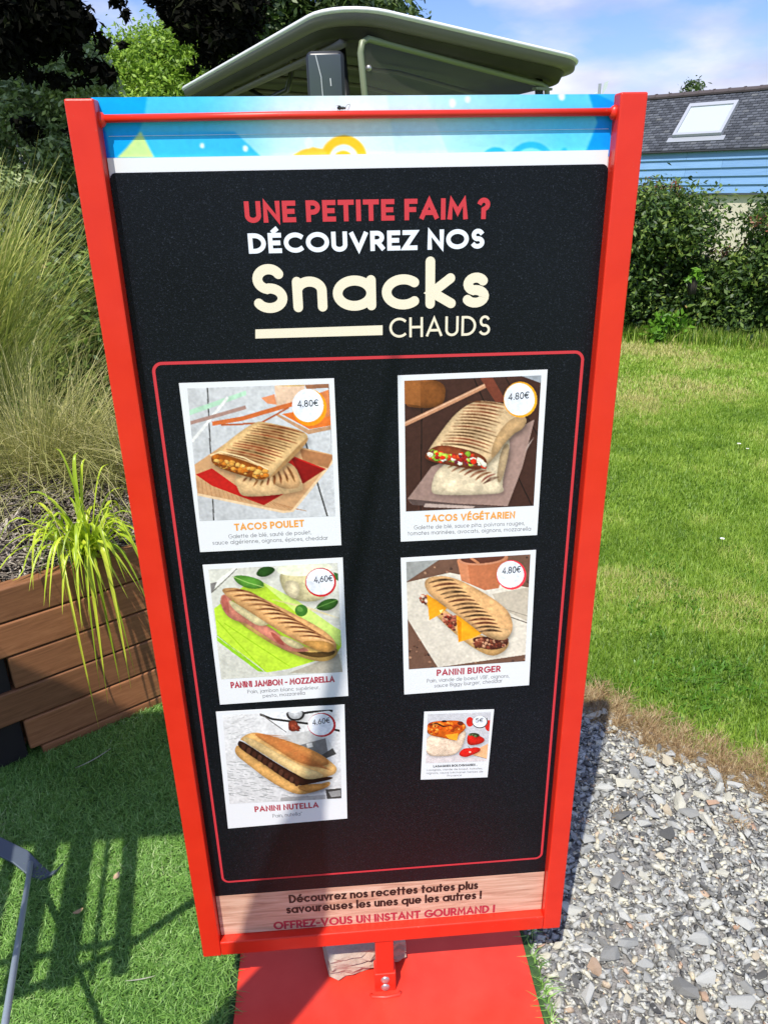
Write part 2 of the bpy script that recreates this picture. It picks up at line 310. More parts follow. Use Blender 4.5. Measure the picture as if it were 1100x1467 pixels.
def lettering(text, pl, pr, cap, w, mat, parent, y0, rnd_cap=False, gap=0.16, name='lettering'):
    """text whose baseline runs from pixel pl to pixel pr of the photograph, cap height in pixels, stroke weight w"""
    a = on_plane(*pl, y0); b = on_plane(*pr, y0); t = on_plane(pl[0], pl[1]-cap, y0); H = math.hypot(t[0]-a[0], t[1]-a[1])
    x = 0; strokes = []
    for ch in text:
        if ch == ' ': x += 0.42; continue
        adv, st = G[ch]; m = 1-w
        for s in st: strokes.append([(x+w/2+p[0]*1.0, w/2+p[1]*m) for p in s])
        x += adv + w + gap
    x -= gap; Wd = math.hypot(b[0]-a[0], b[1]-a[1]); sx = Wd/(x*H)
    ux, uz = (b[0]-a[0])/Wd, (b[1]-a[1])/Wd
    bm = bmesh.new()
    for k, s in enumerate(strokes):
        yy = y0 - 0.00002*(k % 5)
        closed = len(s) > 3 and math.hypot(s[0][0]-s[-1][0], s[0][1]-s[-1][1]) < 1e-6
        P = [Vector((p[0]*sx, p[1])) for p in (s[:-1] if closed else s)]; n = len(P)
        Q = [P[0]]
        for p in P[1:]:
            if (p-Q[-1]).length > 1e-4: Q.append(p)
        P = Q; n = len(P)
        if n < 2: continue
        Lf, Rt = [], []
        for i in range(n):
            pa = P[i-1] if (i > 0 or closed) else None; pb = P[(i+1) % n] if (i < n-1 or closed) else None
            d1 = (P[i]-pa).normalized() if pa is not None else None; d2 = (pb-P[i]).normalized() if pb is not None else None
            if d1 is None: d1 = d2
            if d2 is None: d2 = d1
            n1 = Vector((-d1.y, d1.x)); n2 = Vector((-d2.y, d2.x)); mm = (n1+n2)
            mm = mm.normalized() if mm.length > 1e-3 else n1
            k2 = min(1/max(0.3, mm.dot(n1)), 2.2); off = mm*(w/2*k2)
            pos = P[i].copy()
            Lf.append(pos+off); Rt.append(pos-off)
        def mk(v): return bm.verts.new((a[0]+(v.x*ux - 0)*H - v.y*uz*H*0, yy, a[1]+v.x*uz*H+v.y*H))
        vl = [mk(v) for v in Lf]; vr = [mk(v) for v in Rt]
        for i in range(n if closed else n-1):
            j = (i+1) % n
            try: bm.faces.new((vl[i], vr[i], vr[j], vl[j]))
            except ValueError: pass
        if not closed:
            ends = [(P[0], P[1]), (P[-1], P[-2])]
            for e, q in ends:
                d = (e-q).normalized()
                if rnd_cap:
                    an = math.atan2(d.y, d.x); vs = [mk(Vector((e.x+w/2*math.cos(an+th), e.y+w/2*math.sin(an+th)))) for th in np.linspace(-PI/2, PI/2, 9)]
                else:
                    nx = Vector((-d.y, d.x)); ext = 0.5 if (abs(d.x) > .95 or abs(d.y) > .95) else 0.32
                    vs = [mk(e-nx*w/2), mk(e-nx*w/2+d*w*ext), mk(e+nx*w/2+d*w*ext), mk(e+nx*w/2)]
                bm.faces.new(vs)
    me = bpy.data.meshes.new(name); bm.to_mesh(me); bm.free()
    fl = [p.normal.y for p in me.polygons]
    return link(name, me, parent, mat)

def clip(poly, quad):
    out = poly
    ar = sum(quad[i][0]*quad[(i+1) % 4][1]-quad[(i+1) % 4][0]*quad[i][1] for i in range(4)); sg = 1 if ar > 0 else -1
    for i in range(4):
        x1, y1 = quad[i]; x2, y2 = quad[(i+1) % 4]; inp = out; out = []
        f = lambda p: sg*((x2-x1)*(p[1]-y1)-(y2-y1)*(p[0]-x1))
        for j in range(len(inp)):
            p, q = inp[j-1], inp[j]; fp, fq = f(p), f(q)
            if (fp >= 0) != (fq >= 0):
                t = fp/(fp-fq); out.append((p[0]+t*(q[0]-p[0]), p[1]+t*(q[1]-p[1])))
            if fq >= 0: out.append(q)
        if not out: return []
    return out
def blur(A, r):
    for _ in range(2):
        for ax in (0, 1):
            k = 2*r+1; pad = [(0, 0)]*A.ndim; pad[ax] = (r+1, r); C_ = np.cumsum(np.pad(A, pad, mode='edge'), axis=ax)
            A = (np.take(C_, range(k, C_.shape[ax]), axis=ax)-np.take(C_, range(0, C_.shape[ax]-k), axis=ax))/k
    return A
class Print:
    """flat print: shapes painted one over the other onto a fine grid of inked points (frame: one enlargement of the photograph)"""
    def __init__(s, ox, oy, sc, quad, y0, nu=190, nv=190):
        s.o = (ox, oy); s.s = sc; s.quad = quad; s.y = y0; s.r = random.Random(int(ox*7+oy)); s.nr = np.random.RandomState(int(ox+oy)); s.nu, s.nv = nu, nv
        (ax, ay), (bx_, by), (cx, cy), (dx, dy) = quad; U, V = np.meshgrid((np.arange(2*nu)+.5)/(2*nu), (np.arange(2*nv)+.5)/(2*nv))
        f = lambda a, b, c, d: (a*(1-U)+b*U)*(1-V)+(d*(1-U)+c*U)*V
        s.X, s.Y = f(ax, bx_, cx, dx), f(ay, by, cy, dy); s.im = np.ones(s.X.shape+(3,))*.8
    def mask(s, pts):
        xs = [p[0] for p in pts]; ys = [p[1] for p in pts]; m = np.zeros(s.X.shape, bool)
        bb = (s.X >= min(xs)) & (s.X <= max(xs)) & (s.Y >= min(ys)) & (s.Y <= max(ys))
        if bb.any(): m[bb] = inside(np.stack([s.X[bb], s.Y[bb]], 1), pts)
        return m
    def poly(s, pts, rgb, vol=0.0, sh=0.0):
        m = s.mask(pts)
        if not m.any(): return
        if sh:
            b = blur(m.astype(float), 7); b = np.roll(np.roll(b, 8, 0), 4, 1); s.im *= (1-sh*b)[..., None]
        c = np.array(rgb)/255.0; k = np.ones(m.shape)
        if not hasattr(s, 'N1') or s.N1.std() == 0:
            f_ = lambda r: (lambda z: z/z.std())(blur(s.nr.normal(0, 1, m.shape), r)); s.N1, s.N2, s.N3 = f_(16), f_(5), f_(1)
        if m.sum() > 600:
            g = s.nr.uniform(-.06, .06, 2); k = k+g[0]*(s.X-s.X[m].mean())/np.ptp(s.X[m])+g[1]*(s.Y-s.Y[m].mean())/max(1, np.ptp(s.Y[m]))
        if vol:
            b = blur(m.astype(float), 13); k = k*(1-vol*(1-np.clip((b-.5)*2.4, 0, 1))); e = np.roll(b, -6, 0)-np.roll(b, 6, 0); k = k+vol*.9*e; k = k*(1+.045*s.N1+.03*s.N2+.02*s.N3)
        s.im[m] = np.clip(c[None]*k[m][:, None], 0, 1)
    def soft(s, pts, rgb, vol=.20, sh=.22):
        for _ in range(3):
            q = []
            for i in range(len(pts)):
                a, b = pts[i], pts[(i+1) % len(pts)]; q += [(a[0]*.75+b[0]*.25, a[1]*.75+b[1]*.25), (a[0]*.25+b[0]*.75, a[1]*.25+b[1]*.75)]
            pts = q
        s.poly(pts, rgb, vol, sh)
    def ell(s, cx, cy, rx, ry, rgb, rot=0, n=28, vol=0.0):
        c, d = math.cos(math.radians(rot)), math.sin(math.radians(rot))
        s.poly([(cx+rx*math.cos(t)*c-ry*math.sin(t)*d, cy+rx*math.cos(t)*d+ry*math.sin(t)*c) for t in np.linspace(0, 2*PI, n, endpoint=False)], rgb, vol)
    def line(s, pts, w, rgb, taper=False):
        n = len(pts); A = []; B = []
        for i in range(n):
            a = pts[max(0, i-1)]; b = pts[min(n-1, i+1)]; dx, dy = b[0]-a[0], b[1]-a[1]; l = math.hypot(dx, dy) or 1
            ww = w/2*(math.sin(PI*(0.06+0.88*i/(n-1))) if taper else 1); A.append((pts[i][0]-dy/l*ww, pts[i][1]+dx/l*ww)); B.append((pts[i][0]+dy/l*ww, pts[i][1]-dx/l*ww))
        m = s.mask(A+B[::-1])
        if not m.any(): return
        if not hasattr(s, 'N1'): s.N1 = s.N2 = s.N3 = np.zeros(m.shape)
        if taper: m2 = (blur(m.astype(float), 1)*np.clip(.88+.16*s.N2+.10*s.N1, .15, 1))[..., None]; s.im = s.im*(1-m2)+np.array(rgb)/255.0*m2
        else: s.im[m] = np.array(rgb)/255.0
    def marks(s, A0, A1, B0, B1, n, w, rgb, bow=0.0, jit=0.0):
        for i in range(n):
            t = (i+.5)/n; j = s.r.uniform(-jit, jit)
            a = (A0[0]+(A1[0]-A0[0])*t, A0[1]+(A1[1]-A0[1])*t); b = (B0[0]+(B1[0]-B0[0])*t, B0[1]+(B1[1]-B0[1])*t)
            dx, dy = b[0]-a[0], b[1]-a[1]; st = .04+s.r.uniform(0, .10); en = .96-s.r.uniform(0, .12)
            pts = [(a[0]+dx*u-dy*bow*math.sin(PI*u), a[1]+dy*u+dx*bow*math.sin(PI*u)+j) for u in np.linspace(st, en, 9)]
            s.line(pts, w*s.r.uniform(.75, 1.2), tuple(min(255, max(0, int(c*s.r.uniform(.85, 1.2)))) for c in rgb), True)
    def chunks(s, quad, n, size, cols):
        for _ in range(n):
            u, v = s.r.random(), s.r.random()
            x = (quad[0][0]*(1-u)+quad[1][0]*u)*(1-v)+(quad[3][0]*(1-u)+quad[2][0]*u)*v; y = (quad[0][1]*(1-u)+quad[1][1]*u)*(1-v)+(quad[3][1]*(1-u)+quad[2][1]*u)*v
            k = s.r.randint(5, 7); r = size*s.r.uniform(.5, 1.2); a0 = s.r.random()*6; pts = [(x+r*s.r.uniform(.6, 1.2)*math.cos(a0+2*PI*i/k), y+r*s.r.uniform(.5, 1)*math.sin(a0+2*PI*i/k)) for i in range(k)]
            c = s.r.choice(cols); s.poly([(p[0]+2, p[1]+3) for p in pts], tuple(int(v_*.6) for v_ in c)); s.poly(pts, c)
            s.poly([(x+(p[0]-x)*.5-r*.15, y+(p[1]-y)*.5-r*.2) for p in pts], tuple(min(255, int(v_*1.13)) for v_ in c))
    def build(s, name, parent, grain=.05):
        im = s.im; h, w = im.shape[:2]; im = im.reshape(h//2, 2, w//2, 2, 3).mean((1, 3)); lum = im.mean(2, keepdims=True); im = np.clip(lum+(im-lum)*1.18, 0, 1); im = np.clip(im+(im-blur(im, 2))*.25, 0, 1)
        nz = blur(s.nr.normal(0, 1, im.shape[:2]), 1); nz /= nz.std(); n2_ = blur(s.nr.normal(0, 1, im.shape[:2]), 5); n2_ /= n2_.std()
        im = np.clip(im*(1+grain*.5*nz+grain*.25*n2_)[..., None], 0, 1)
        nu, nv = s.nu, s.nv; q = [on_plane(s.o[0]+u/s.s, s.o[1]+v/s.s, s.y) for u, v in s.quad]
        U, V = np.meshgrid(np.linspace(0, 1, nu), np.linspace(0, 1, nv)); f = lambda a, b, c, d: (a*(1-U)+b*U)*(1-V)+(d*(1-U)+c*U)*V
        P_ = np.stack([f(*[p[0] for p in q]), np.full(U.shape, s.y), f(*[p[1] for p in q])], 2).reshape(-1, 3)
        i_ = (np.arange(nv-1)[:, None]*nu+np.arange(nu-1)[None]).ravel(); F = np.stack([i_, i_+nu, i_+nu+1, i_+1], 1)
        o = np_mesh(name, P_, F, INK, parent); li = np.where(im <= .04045, im/12.92, ((im+.055)/1.055)**2.4).reshape(-1, 3)
        a = o.data.color_attributes.new('ink', 'FLOAT_COLOR', 'POINT'); a.data.foreach_set('color', np.concatenate([li, np.ones((len(li), 1))], 1).astype(np.float32).ravel()); return o

def inside(P, poly):
    x, y = P[:, 0], P[:, 1]; c = np.zeros(len(P), bool); n = len(poly)
    for i in range(n):
        x1, y1 = poly[i]; x2, y2 = poly[(i+1) % n]
        m = ((y1 > y) != (y2 > y)) & (x < (x2-x1)*(y-y1)/(y2-y1+1e-12)+x1); c ^= m
    return c
# ------------------------------------------------------------------ THE GROUND
tag(sheet('ground', [(-150, -60), (150, -60), (150, 240), (-150, 240)], -0.012, LAWN), kind='structure')
LE = [(-0.12, 1.75), (0.30, 1.32), (0.50, 1.06), (0.60, 0.98), (0.72, 0.865), (0.80, 0.80), (0.88, 0.68), (0.97, 0.60), (1.084, 0.495), (1.35, 0.22), (2.2, -0.55), (3.2, -1.5)]   # edge where the lawn meets the stones
gravel = sheet('gravel_bed', [(-0.12, -2.2), (3.2, -2.2)] + LE[::-1], -0.006, GRIT); tag(gravel, kind='structure')
turf_poly = [(-2.4, -2.2), (0.325, -2.2), (0.325, 0.62), (-0.05, 1.35), (-0.4, 1.25), (-1.2, 0.72), (-2.4, -0.1)]
tag(sheet('artificial_turf', turf_poly, 0.0, TURF_BASE), kind='structure')

def blades(name, xy, h, wd, lean, mat, z=0.0, tone=None, segs=2, curl=0.0, bend=None):
    """grass blades: arrays of foot points, heights, widths"""
    n = len(xy); h = np.broadcast_to(h, n).astype(float)*rs.uniform(.55, 1.15, n); wd = np.broadcast_to(wd, n)*rs.uniform(.7, 1.2, n)
    an = rs.uniform(0, 2*PI, n); wa = an+PI/2+rs.uniform(-.4, .4, n); ln = np.minimum(np.abs(rs.normal(0, 1, n))*lean, 1.35*max(.5, lean*.8))
    zz = z if np.ndim(z) else np.full(n, z)
    V = []; rows = segs+1
    for k in range(rows):
        t = k/segs; hx = h*ln*t**1.6; px = xy[:, 0]+np.cos(an)*hx+curl*h*np.cos(wa)*math.sin(3*t); py = xy[:, 1]+np.sin(an)*hx+curl*h*np.sin(wa)*math.sin(3*t)
        pz = zz+h*t/np.sqrt(1+(ln*t)**2); w = wd*(1-t**2*0.92)/2
        V.append(np.stack([px-np.cos(wa)*w, py-np.sin(wa)*w, pz], 1)); V.append(np.stack([px+np.cos(wa)*w, py+np.sin(wa)*w, pz], 1))
    V = np.stack(V, 1).reshape(-1, 3); base = np.arange(n)*(2*rows); F = []
    for k in range(segs): F.append(np.stack([base+2*k, base+2*k+1, base+2*k+3, base+2*k+2], 1))
    F = np.concatenate(F); tn = rs.uniform(0, 1, n) if tone is None else tone
    return np_mesh(name, V, F, mat, tone=np.tile(np.clip(tn, 0, 1), segs))
def inside(P, poly):
    x, y = P[:, 0], P[:, 1]; c = np.zeros(len(P), bool); n = len(poly)
    for i in range(n):
        x1, y1 = poly[i]; x2, y2 = poly[(i+1) % n]
        m = ((y1 > y) != (y2 > y)) & (x < (x2-x1)*(y-y1)/(y2-y1+1e-12)+x1); c ^= m
    return c
def vn(P, s, seed=0):   # cheap smooth 2-D value noise
    r = np.random.RandomState(seed); T = r.rand(64, 64); q = P/s; i = np.floor(q).astype(int); f = q-i; f = f*f*(3-2*f)
    a = T[i[:, 0] % 64, i[:, 1] % 64]; b = T[(i[:, 0]+1) % 64, i[:, 1] % 64]; c = T[i[:, 0] % 64, (i[:, 1]+1) % 64]; d = T[(i[:, 0]+1) % 64, (i[:, 1]+1) % 64]
    return (a*(1-f[:, 0])+b*f[:, 0])*(1-f[:, 1])+(c*(1-f[:, 0])+d*f[:, 0])*f[:, 1]
# artificial turf fibres
P = rs.uniform((-1.5, -0.45), (0.325, 1.3), (230000, 2)); P = P[inside(P, turf_poly)]
keep = ~((np.abs(P[:, 0]) < 0.318) & (P[:, 1] < 0.322) & (P[:, 1] > -0.322)); P = P[keep]
tn = rs.uniform(0, 1, len(P))*.9+.25*(vn(P, .12, 3)-.5)
tag(blades('turf_fibre_pile', P, 0.024, 0.0030, 1.6, F_TURF, 0.0, tn, 2, 0.25), kind='stuff')
# lawn
lawn_poly = LE[1:10] + [(3.5, 0.9), (7.5, 5.6), (3.0, 8.2), (-0.2, 3.2), (0.1, 1.7)]
def lawn_zone(n, ylo, yhi, xhi):
    Q = rs.uniform((-0.1, ylo), (xhi, yhi), (n, 2)); return Q[inside(Q, lawn_poly)]
A1 = lawn_zone(150000, 0.1, 2.2, 2.4); A2 = lawn_zone(130000, 2.2, 4.4, 3.9); A3 = lawn_zone(110000, 4.4, 8.2, 6.2)
for nm, Q, hh, ww in (('lawn_grass', A1, .034, .0032), ('lawn_grass', A2, .036, .005), ('lawn_grass', A3, .040, .009)):
    pt = vn(Q, .55, 5)*.4+vn(Q, .17, 9)*.35+vn(Q, .06, 19)*.25; t = -.08+1.05*pt+rs.uniform(-.2, .25, len(Q))+np.clip((Q[:, 1]-2)/12, 0, .25); dry = vn(Q*np.array([.6, 1]), .33, 21) > .82; t[dry] += .45*rs.uniform(0, 1, dry.sum())
    tag(blades(nm, Q, hh*(.6+.8*pt), ww, .8, F_GRASS, -0.012, t), kind='stuff')
# long grass at the foot of the hedge
Q = np.stack([rs.uniform(2.2, 6.0, 12000), np.zeros(12000)], 1); Q[:, 1] = 6.55-(Q[:, 0]-3.4)*.5+rs.normal(0, .16, 12000)
tag(blades('hedge_foot_grass', Q, .16, .010, .5, F_GRASS, -0.012), kind='stuff')
# dry fringe between stones and lawn
E_ = []
for i in range(len(LE)-3):
    a = np.array(LE[i]); b = np.array(LE[i+1]); k = int(np.linalg.norm(b-a)*19000); u = rs.uniform(0, 1, (k, 1)); nv = np.array([b[1]-a[1], a[0]-b[0]]); nv = nv/np.linalg.norm(nv)
    E_.append(a+(b-a)*u-nv*(np.abs(rs.normal(0, .045, (k, 1)))-.03+.035*np.sin(u*9+i*2)+.02*np.sin(u*31)))
E_ = np.concatenate(E_); tag(blades('dry_edge_grass', E_, .040, .0026, 1.5, F_DRY, -0.012, None, 2, .15), kind='stuff')
Q = np.concatenate([rs.normal(c, s, (n, 2)) for c, s, n in (((0.93, .36), .012, 60), ((1.0, .30), .010, 40), ((.55, .55), .012, 40), ((.80, .62), .014, 70), ((.63, .42), .008, 30), ((.52, .78), .012, 60))])
tag(blades('weed_tufts', Q, .026, .0022, 1.3, F_DRY, 0.0), kind='stuff')
# broad-leaved weeds in the lawn
nw = 2600; C_ = rs.uniform((.75, .75), (2.3, 2.0), (70, 2)); C_ = C_[inside(C_, lawn_poly)]
Q = C_[rs.randint(0, len(C_), nw)]+rs.normal(0, .035, (nw, 2)); tag(blades('broad_leaf_weeds', Q, .03, .011, 1.6, F_BRIGHT, -.012, rs.uniform(0, .35, nw)), kind='stuff')

# stones
def stone_mesh(seed, flat=.5):
    r = random.Random(seed); bm = bmesh.new(); n = r.randint(12, 18)
    for _ in range(n):
        v = Vector((r.gauss(0, 1), r.gauss(0, 1), r.gauss(0, 1))).normalized(); bm.verts.new((v.x*.5*r.uniform(.75, 1.1), v.y*.5*r.uniform(.45, .75), v.z*.5*flat*r.uniform(.7, 1)))
    h = bmesh.ops.convex_hull(bm, input=bm.verts)
    bmesh.ops.delete(bm, geom=[v for v in bm.verts if not v.link_faces], context='VERTS')
    bmesh.ops.triangulate(bm, faces=bm.faces); me = bpy.data.meshes.new('stone'); bm.normal_update(); bm.to_mesh(me); bm.free(); me.materials.append(STONE)
    a = me.attributes.new('tone', 'FLOAT', 'FACE'); return me
protos = [stone_mesh(k, rnd.uniform(.40, .8)) for k in range(16)]
grav_vis = [(0.31, -.12), (0.95, -.25), (1.25, .25)] + LE[1:9][::-1]
def gx(n, poly, lo, hi):
    Q = rs.uniform(lo, hi, (n, 2)); return Q[inside(Q, poly)]
cand = gx(6000, [(0.315, -.10), (0.86, -.10), (1.12, .46)] + LE[2:8][::-1] + [(.31, .9)], (.3, -.2), (1.3, 1.1))
cand = cand[(cand[:, 0] > .315)]
placed = []
cand = cand[~((np.abs(cand[:, 0]) < .335) & (np.abs(cand[:, 1]) < .345))]
for c in cand:
    big = rnd.random(); s = .027+.032*big**2.4
    if all((c[0]-p[0])**2+(c[1]-p[1])**2 > (.36*(s+p[2]))**2 for p in placed): placed.append((c[0], c[1], s))
    if len(placed) >= 298: break
for x, y, s in placed:
    o = bpy.data.objects.new('stone', rnd.choice(protos)); col.objects.link(o); o.parent = gravel
    o.location = (x, y, s*.16); o.scale = (s*rnd.uniform(.9, 1.4),)+(s,)*2; o.rotation_euler = (rnd.gauss(0, .22), rnd.gauss(0, .22), rnd.uniform(0, 6.28))
def scatter_stones(name, Q, smin, smax, pw, zoff):
    n = len(Q); s = smin+(smax-smin)*rs.uniform(0, 1, n)**pw; Vs, Fs, Ts = [], [], []; off = 0; which = rs.randint(0, 16, n)
    for k in range(16):
        me = protos[k]; v = np.empty(len(me.vertices)*3); me.vertices.foreach_get('co', v); v = v.reshape(-1, 3); f = np.empty(len(me.polygons)*3, dtype=np.int32); me.polygons.foreach_get('vertices', f); f = f.reshape(-1, 3)
        idx = np.where(which == k)[0]; m = len(idx)
        if m == 0: continue
        a = rs.uniform(0, 6.28, m); tx = rs.normal(0, .3, m); ty = rs.normal(0, .3, m); X = v[None, :, :]*s[idx][:, None, None]*np.array([1.15, 1, 1.1])
        x = X[:, :, 0]*np.cos(a)[:, None]-X[:, :, 1]*np.sin(a)[:, None]; y = X[:, :, 0]*np.sin(a)[:, None]+X[:, :, 1]*np.cos(a)[:, None]; z = X[:, :, 2]+x*tx[:, None]+y*ty[:, None]
        VV = np.stack([x+Q[idx, 0][:, None], y+Q[idx, 1][:, None], z+(zoff+s[idx]*.12)[:, None]], 2).reshape(-1, 3); Vs.append(VV)
        Fs.append((f[None]+(np.arange(m)*len(v))[:, None, None]+off).reshape(-1, 3)); off += len(VV); Ts.append(np.repeat(rs.uniform(0, 1, m), len(f)))
    return tag(np_mesh(name, np.concatenate(Vs), np.concatenate(Fs), STONE, tone=np.concatenate(Ts)), kind='stuff')
gp = [(-.10, -1.2), (1.9, -1.2), (2.0, -.4)] + LE[:11][::-1]
Q = gx(90000, gp, (-.2, -1.2), (2.2, 1.8)); near = (Q[:, 0] > .28) & (Q[:, 1] > -.35) & (Q[:, 0]+Q[:, 1] < 1.75)
offp = ~((np.abs(Q[:, 0]) < .318) & (np.abs(Q[:, 1]) < .325)); near &= offp; Q = Q[offp]; near = near[offp]; Qn = Q[near]; Qf = Q[~near][:7000]
o = scatter_stones('stone_chippings', Qn[:21000], .009, .029, 1.7, -.003); o.parent = gravel
o = scatter_stones('stone_chippings', Qf, .012, .034, 1.3, -.002); o.parent = gravel
o = scatter_stones('stone_grit', Qn[-9000:], .004, .010, 1.0, 0.004); o.parent = gravel

# ------------------------------------------------------------------ THE SIGN
sign = thing('menu_sign', 'red framed pavement sign with black snack menu poster on a flat red base plate', 'sign', (0, 0, 0))
TOP = 1.613; BOT = 0.150; HW = 0.350; PW = 0.0345
for s in (-1, 1):
    bx('side_post', (s*HW, 0, BOT), (s*(HW-PW), .040, TOP), RED, sign, .0022)
bx('bottom_rail', (-HW+PW+.0003, .0006, BOT+.0004), (HW-PW-.0003, .0394, BOT+.0345), RED, sign, .0022)
bm = bmesh.new(); tube(bm, [(-HW+PW-.002, .015, 1.5925), (-.1, .0145, 1.5935), (HW-PW+.002, .015, 1.5925)], .0046, 14); from_bm('retaining_rod', bm, RED, sign, True)
for s in (-1, 1):
    bm = bmesh.new(); bmesh.ops.create_icosphere(bm, subdivisions=2, radius=.0072, matrix=Matrix.Translation((s*(HW-PW-.001), .0145, 1.5915)) @ Matrix.Diagonal((1, .9, 1.25, 1)))
    from_bm('weld_bead', bm, RED, sign, True)
IW = HW-PW-.0004
bx('backing_board', (-IW, YP+.004, BOT+.035), (IW, .036, TOP-.0005), WHITE, sign)
# poster sheet with rounded top corners
def rounded(x0, z0, x1, z1, r, y, corners='tb', n=6):
    pts = []
    for cx, cz, a0, on in ((x1-r, z1-r, 0, 't' in corners), (x0+r, z1-r, 90, 't' in corners), (x0+r, z0+r, 180, 'b' in corners), (x1-r, z0+r, 270, 'b' in corners)):
        if on: pts += [(cx+r*math.cos(math.radians(a0+90*i/n)), y, cz+r*math.sin(math.radians(a0+90*i/n))) for i in range(n+1)]
        else: pts.append({0: (x1, y, z1), 90: (x0, y, z1), 180: (x0, y, z0), 270: (x1, y, z0)}[a0])
    return pts
def slab(name, pts, th, mat, parent):
    bm = bmesh.new(); f = bm.faces.new([bm.verts.new(p) for p in pts]); e = bmesh.ops.extrude_face_region(bm, geom=[f])
    for v in e['geom']:
        if isinstance(v, bmesh.types.BMVert): v.co.y += th
    return from_bm(name, bm, mat, parent)
y_ = YP
BT = on_plane(147, 248)[1]; WT = on_plane(500, 221)[1]
hdr = bx('white_strip_sheet', (-IW+.0005, y_+.0012, WT-.16), (IW-.002, y_+.003, WT), WHITE, sign)
post = slab('black_menu_poster', rounded(-IW+.0006, BOT+.036, IW-.0006, BT, .008, y_, 't'), .001, POSTER, sign)
# header print peeping out above: blue and white sky with bits of a logo
hp = Print(0, 0, 1, [(131, 139.5), (889.5, 134.5), (886.5, 224), (145.5, 226)], y_+.0038, 380, 60)
t_ = (hp.X-130)/760; bl_ = np.clip(np.abs(t_-.48)/.40, 0, 1)[..., None]**1.3
hp.im = (1-bl_)*np.array([.90, .95, .96])+bl_*np.array([.42, .80, .97])
dn = np.clip((.34-t_)/.14, 0, 1)[..., None]; hp.im = hp.im*(1-dn*.75)+np.array([.30, .76, .96])*dn*.75
hp.poly([(545, 131), (600, 131), (640, 236), (560, 236)], (205, 232, 246)); hp.poly([(128, 130), (210, 130), (205, 165), (197, 190), (221, 238), (140, 238)], (24, 168, 236))
hp.poly([(130, 140), (143, 152), (152, 190), (160, 236), (140, 236)], (22, 110, 205)); hp.poly([(221, 233), (198, 188), (240, 188), (330, 188), (380, 236)], (74, 188, 242))
hp.poly([(200, 187), (219, 225), (168, 225), (180, 212)], (200, 228, 160))
hp.poly([(838, 128), (900, 128), (900, 236), (828, 236), (853, 175)], (10, 150, 232)); hp.poly([(845, 132), (884, 150), (892, 132)], (66, 180, 238))
def ringseg(pr_, cx, cy, ro, ri, a0, a1, rgb):
    a = np.linspace(math.radians(a0), math.radians(a1), 16); pr_.poly([(cx+ro*math.cos(t), cy-ro*math.sin(t)) for t in a]+[(cx+ri*math.cos(t), cy-ri*math.sin(t)) for t in a[::-1]], rgb)
ringseg(hp, 484, 226, 33, 20, 0, 180, (242, 192, 62)); hp.poly([(411, 222), (424, 214), (440, 210), (456, 213), (462, 224)], (240, 196, 80)); ringseg(hp, 483, 230, 15, 1, 10, 170, (242, 192, 62))
ringseg(hp, 755, 238, 36, 27, 10, 170, (60, 178, 236)); ringseg(hp, 703, 232, 22, 12, 20, 160, (60, 178, 236)); hp.ell(804, 214, 4, 3, (60, 178, 236))
for x, y, r in ((285, 208, 3), (345, 212, 3.5), (640, 148, 5), (662, 143, 4), (800, 138, 5), (434, 204, 6), (500, 150, 3)): hp.ell(x, y, r, r*1.3, (228, 242, 250))
hp.im = blur(hp.im, 1)
hp.build('sky_header_print', sign, .015)
bx('clear_cover_edge', (-IW+.006, y_+.0026, 1.5737), (IW-.004, y_+.0029, 1.5741), plain('clear_edge', (.75, .8, .82), .2), sign)
# rounded red outline on the poster
def ring_outline(c, r, w, y, n=8):
    o_, i_ = [], []
    for k in range(4):
        p = Vector(c[k]); a = (Vector(c[k-1])-p).normalized(); b = (Vector(c[(k+1) % 4])-p).normalized(); cen = p+(a+b)*r
        for j in range(n+1):
            t = j/n; d = (-(b)*(1-t)+-(a)*t).normalized() if True else 0
            o_.append(cen+d*(r+w/2)); i_.append(cen+d*(r-w/2))
    return o_, i_
cs = [on_plane(*p, y_-.0004) for p in ((219, 521), (835, 504), (775, 1229), (320, 1264))]
oo, ii = ring_outline(cs, .012, .0042, y_)
bm = bmesh.new(); vo = [bm.verts.new((p.x, y_-.0004, p.y)) for p in oo]; vi = [bm.verts.new((p.x, y_-.0004, p.y)) for p in ii]
for k in range(len(vo)): bm.faces.new((vo[k], vo[(k+1) % len(vo)], vi[(k+1) % len(vo)], vi[k]))
from_bm('red_outline', bm, T_RED, post)
Y1 = y_-.0004
lettering('UNE PETITE FAIM ?', (352, 319.5), (701, 313.5), 31, .235, T_RED, post, Y1, gap=.13)
lettering('DÉCOUVREZ NOS', (357, 363.5), (693, 356), 29, .235, T_WHITE, post, Y1, gap=.12)
lettering('Snacks', (363, 449), (700, 440), 70, .205, T_CREAM, post, Y1, True, gap=.10)
lettering('CHAUDS', (558, 484), (701, 480), 28.5, .125, T_CREAM, post, Y1, gap=.17)
def quadmesh(name, px, y, mat, parent):
    v = [on_plane(*p, y) for p in px]; bm = bmesh.new(); bm.faces.new([bm.verts.new((a, y, b)) for a, b in v]); return from_bm(name, bm, mat, parent)
quadmesh('cream_bar', [(366, 472), (548, 466), (548, 480), (366, 485)], Y1, T_CREAM, post)
foot = quadmesh('wood_print_footer', [(303, 1284.5), (786, 1248), (784, 1320), (303, 1360)], y_-.0003, PWOOD, post)
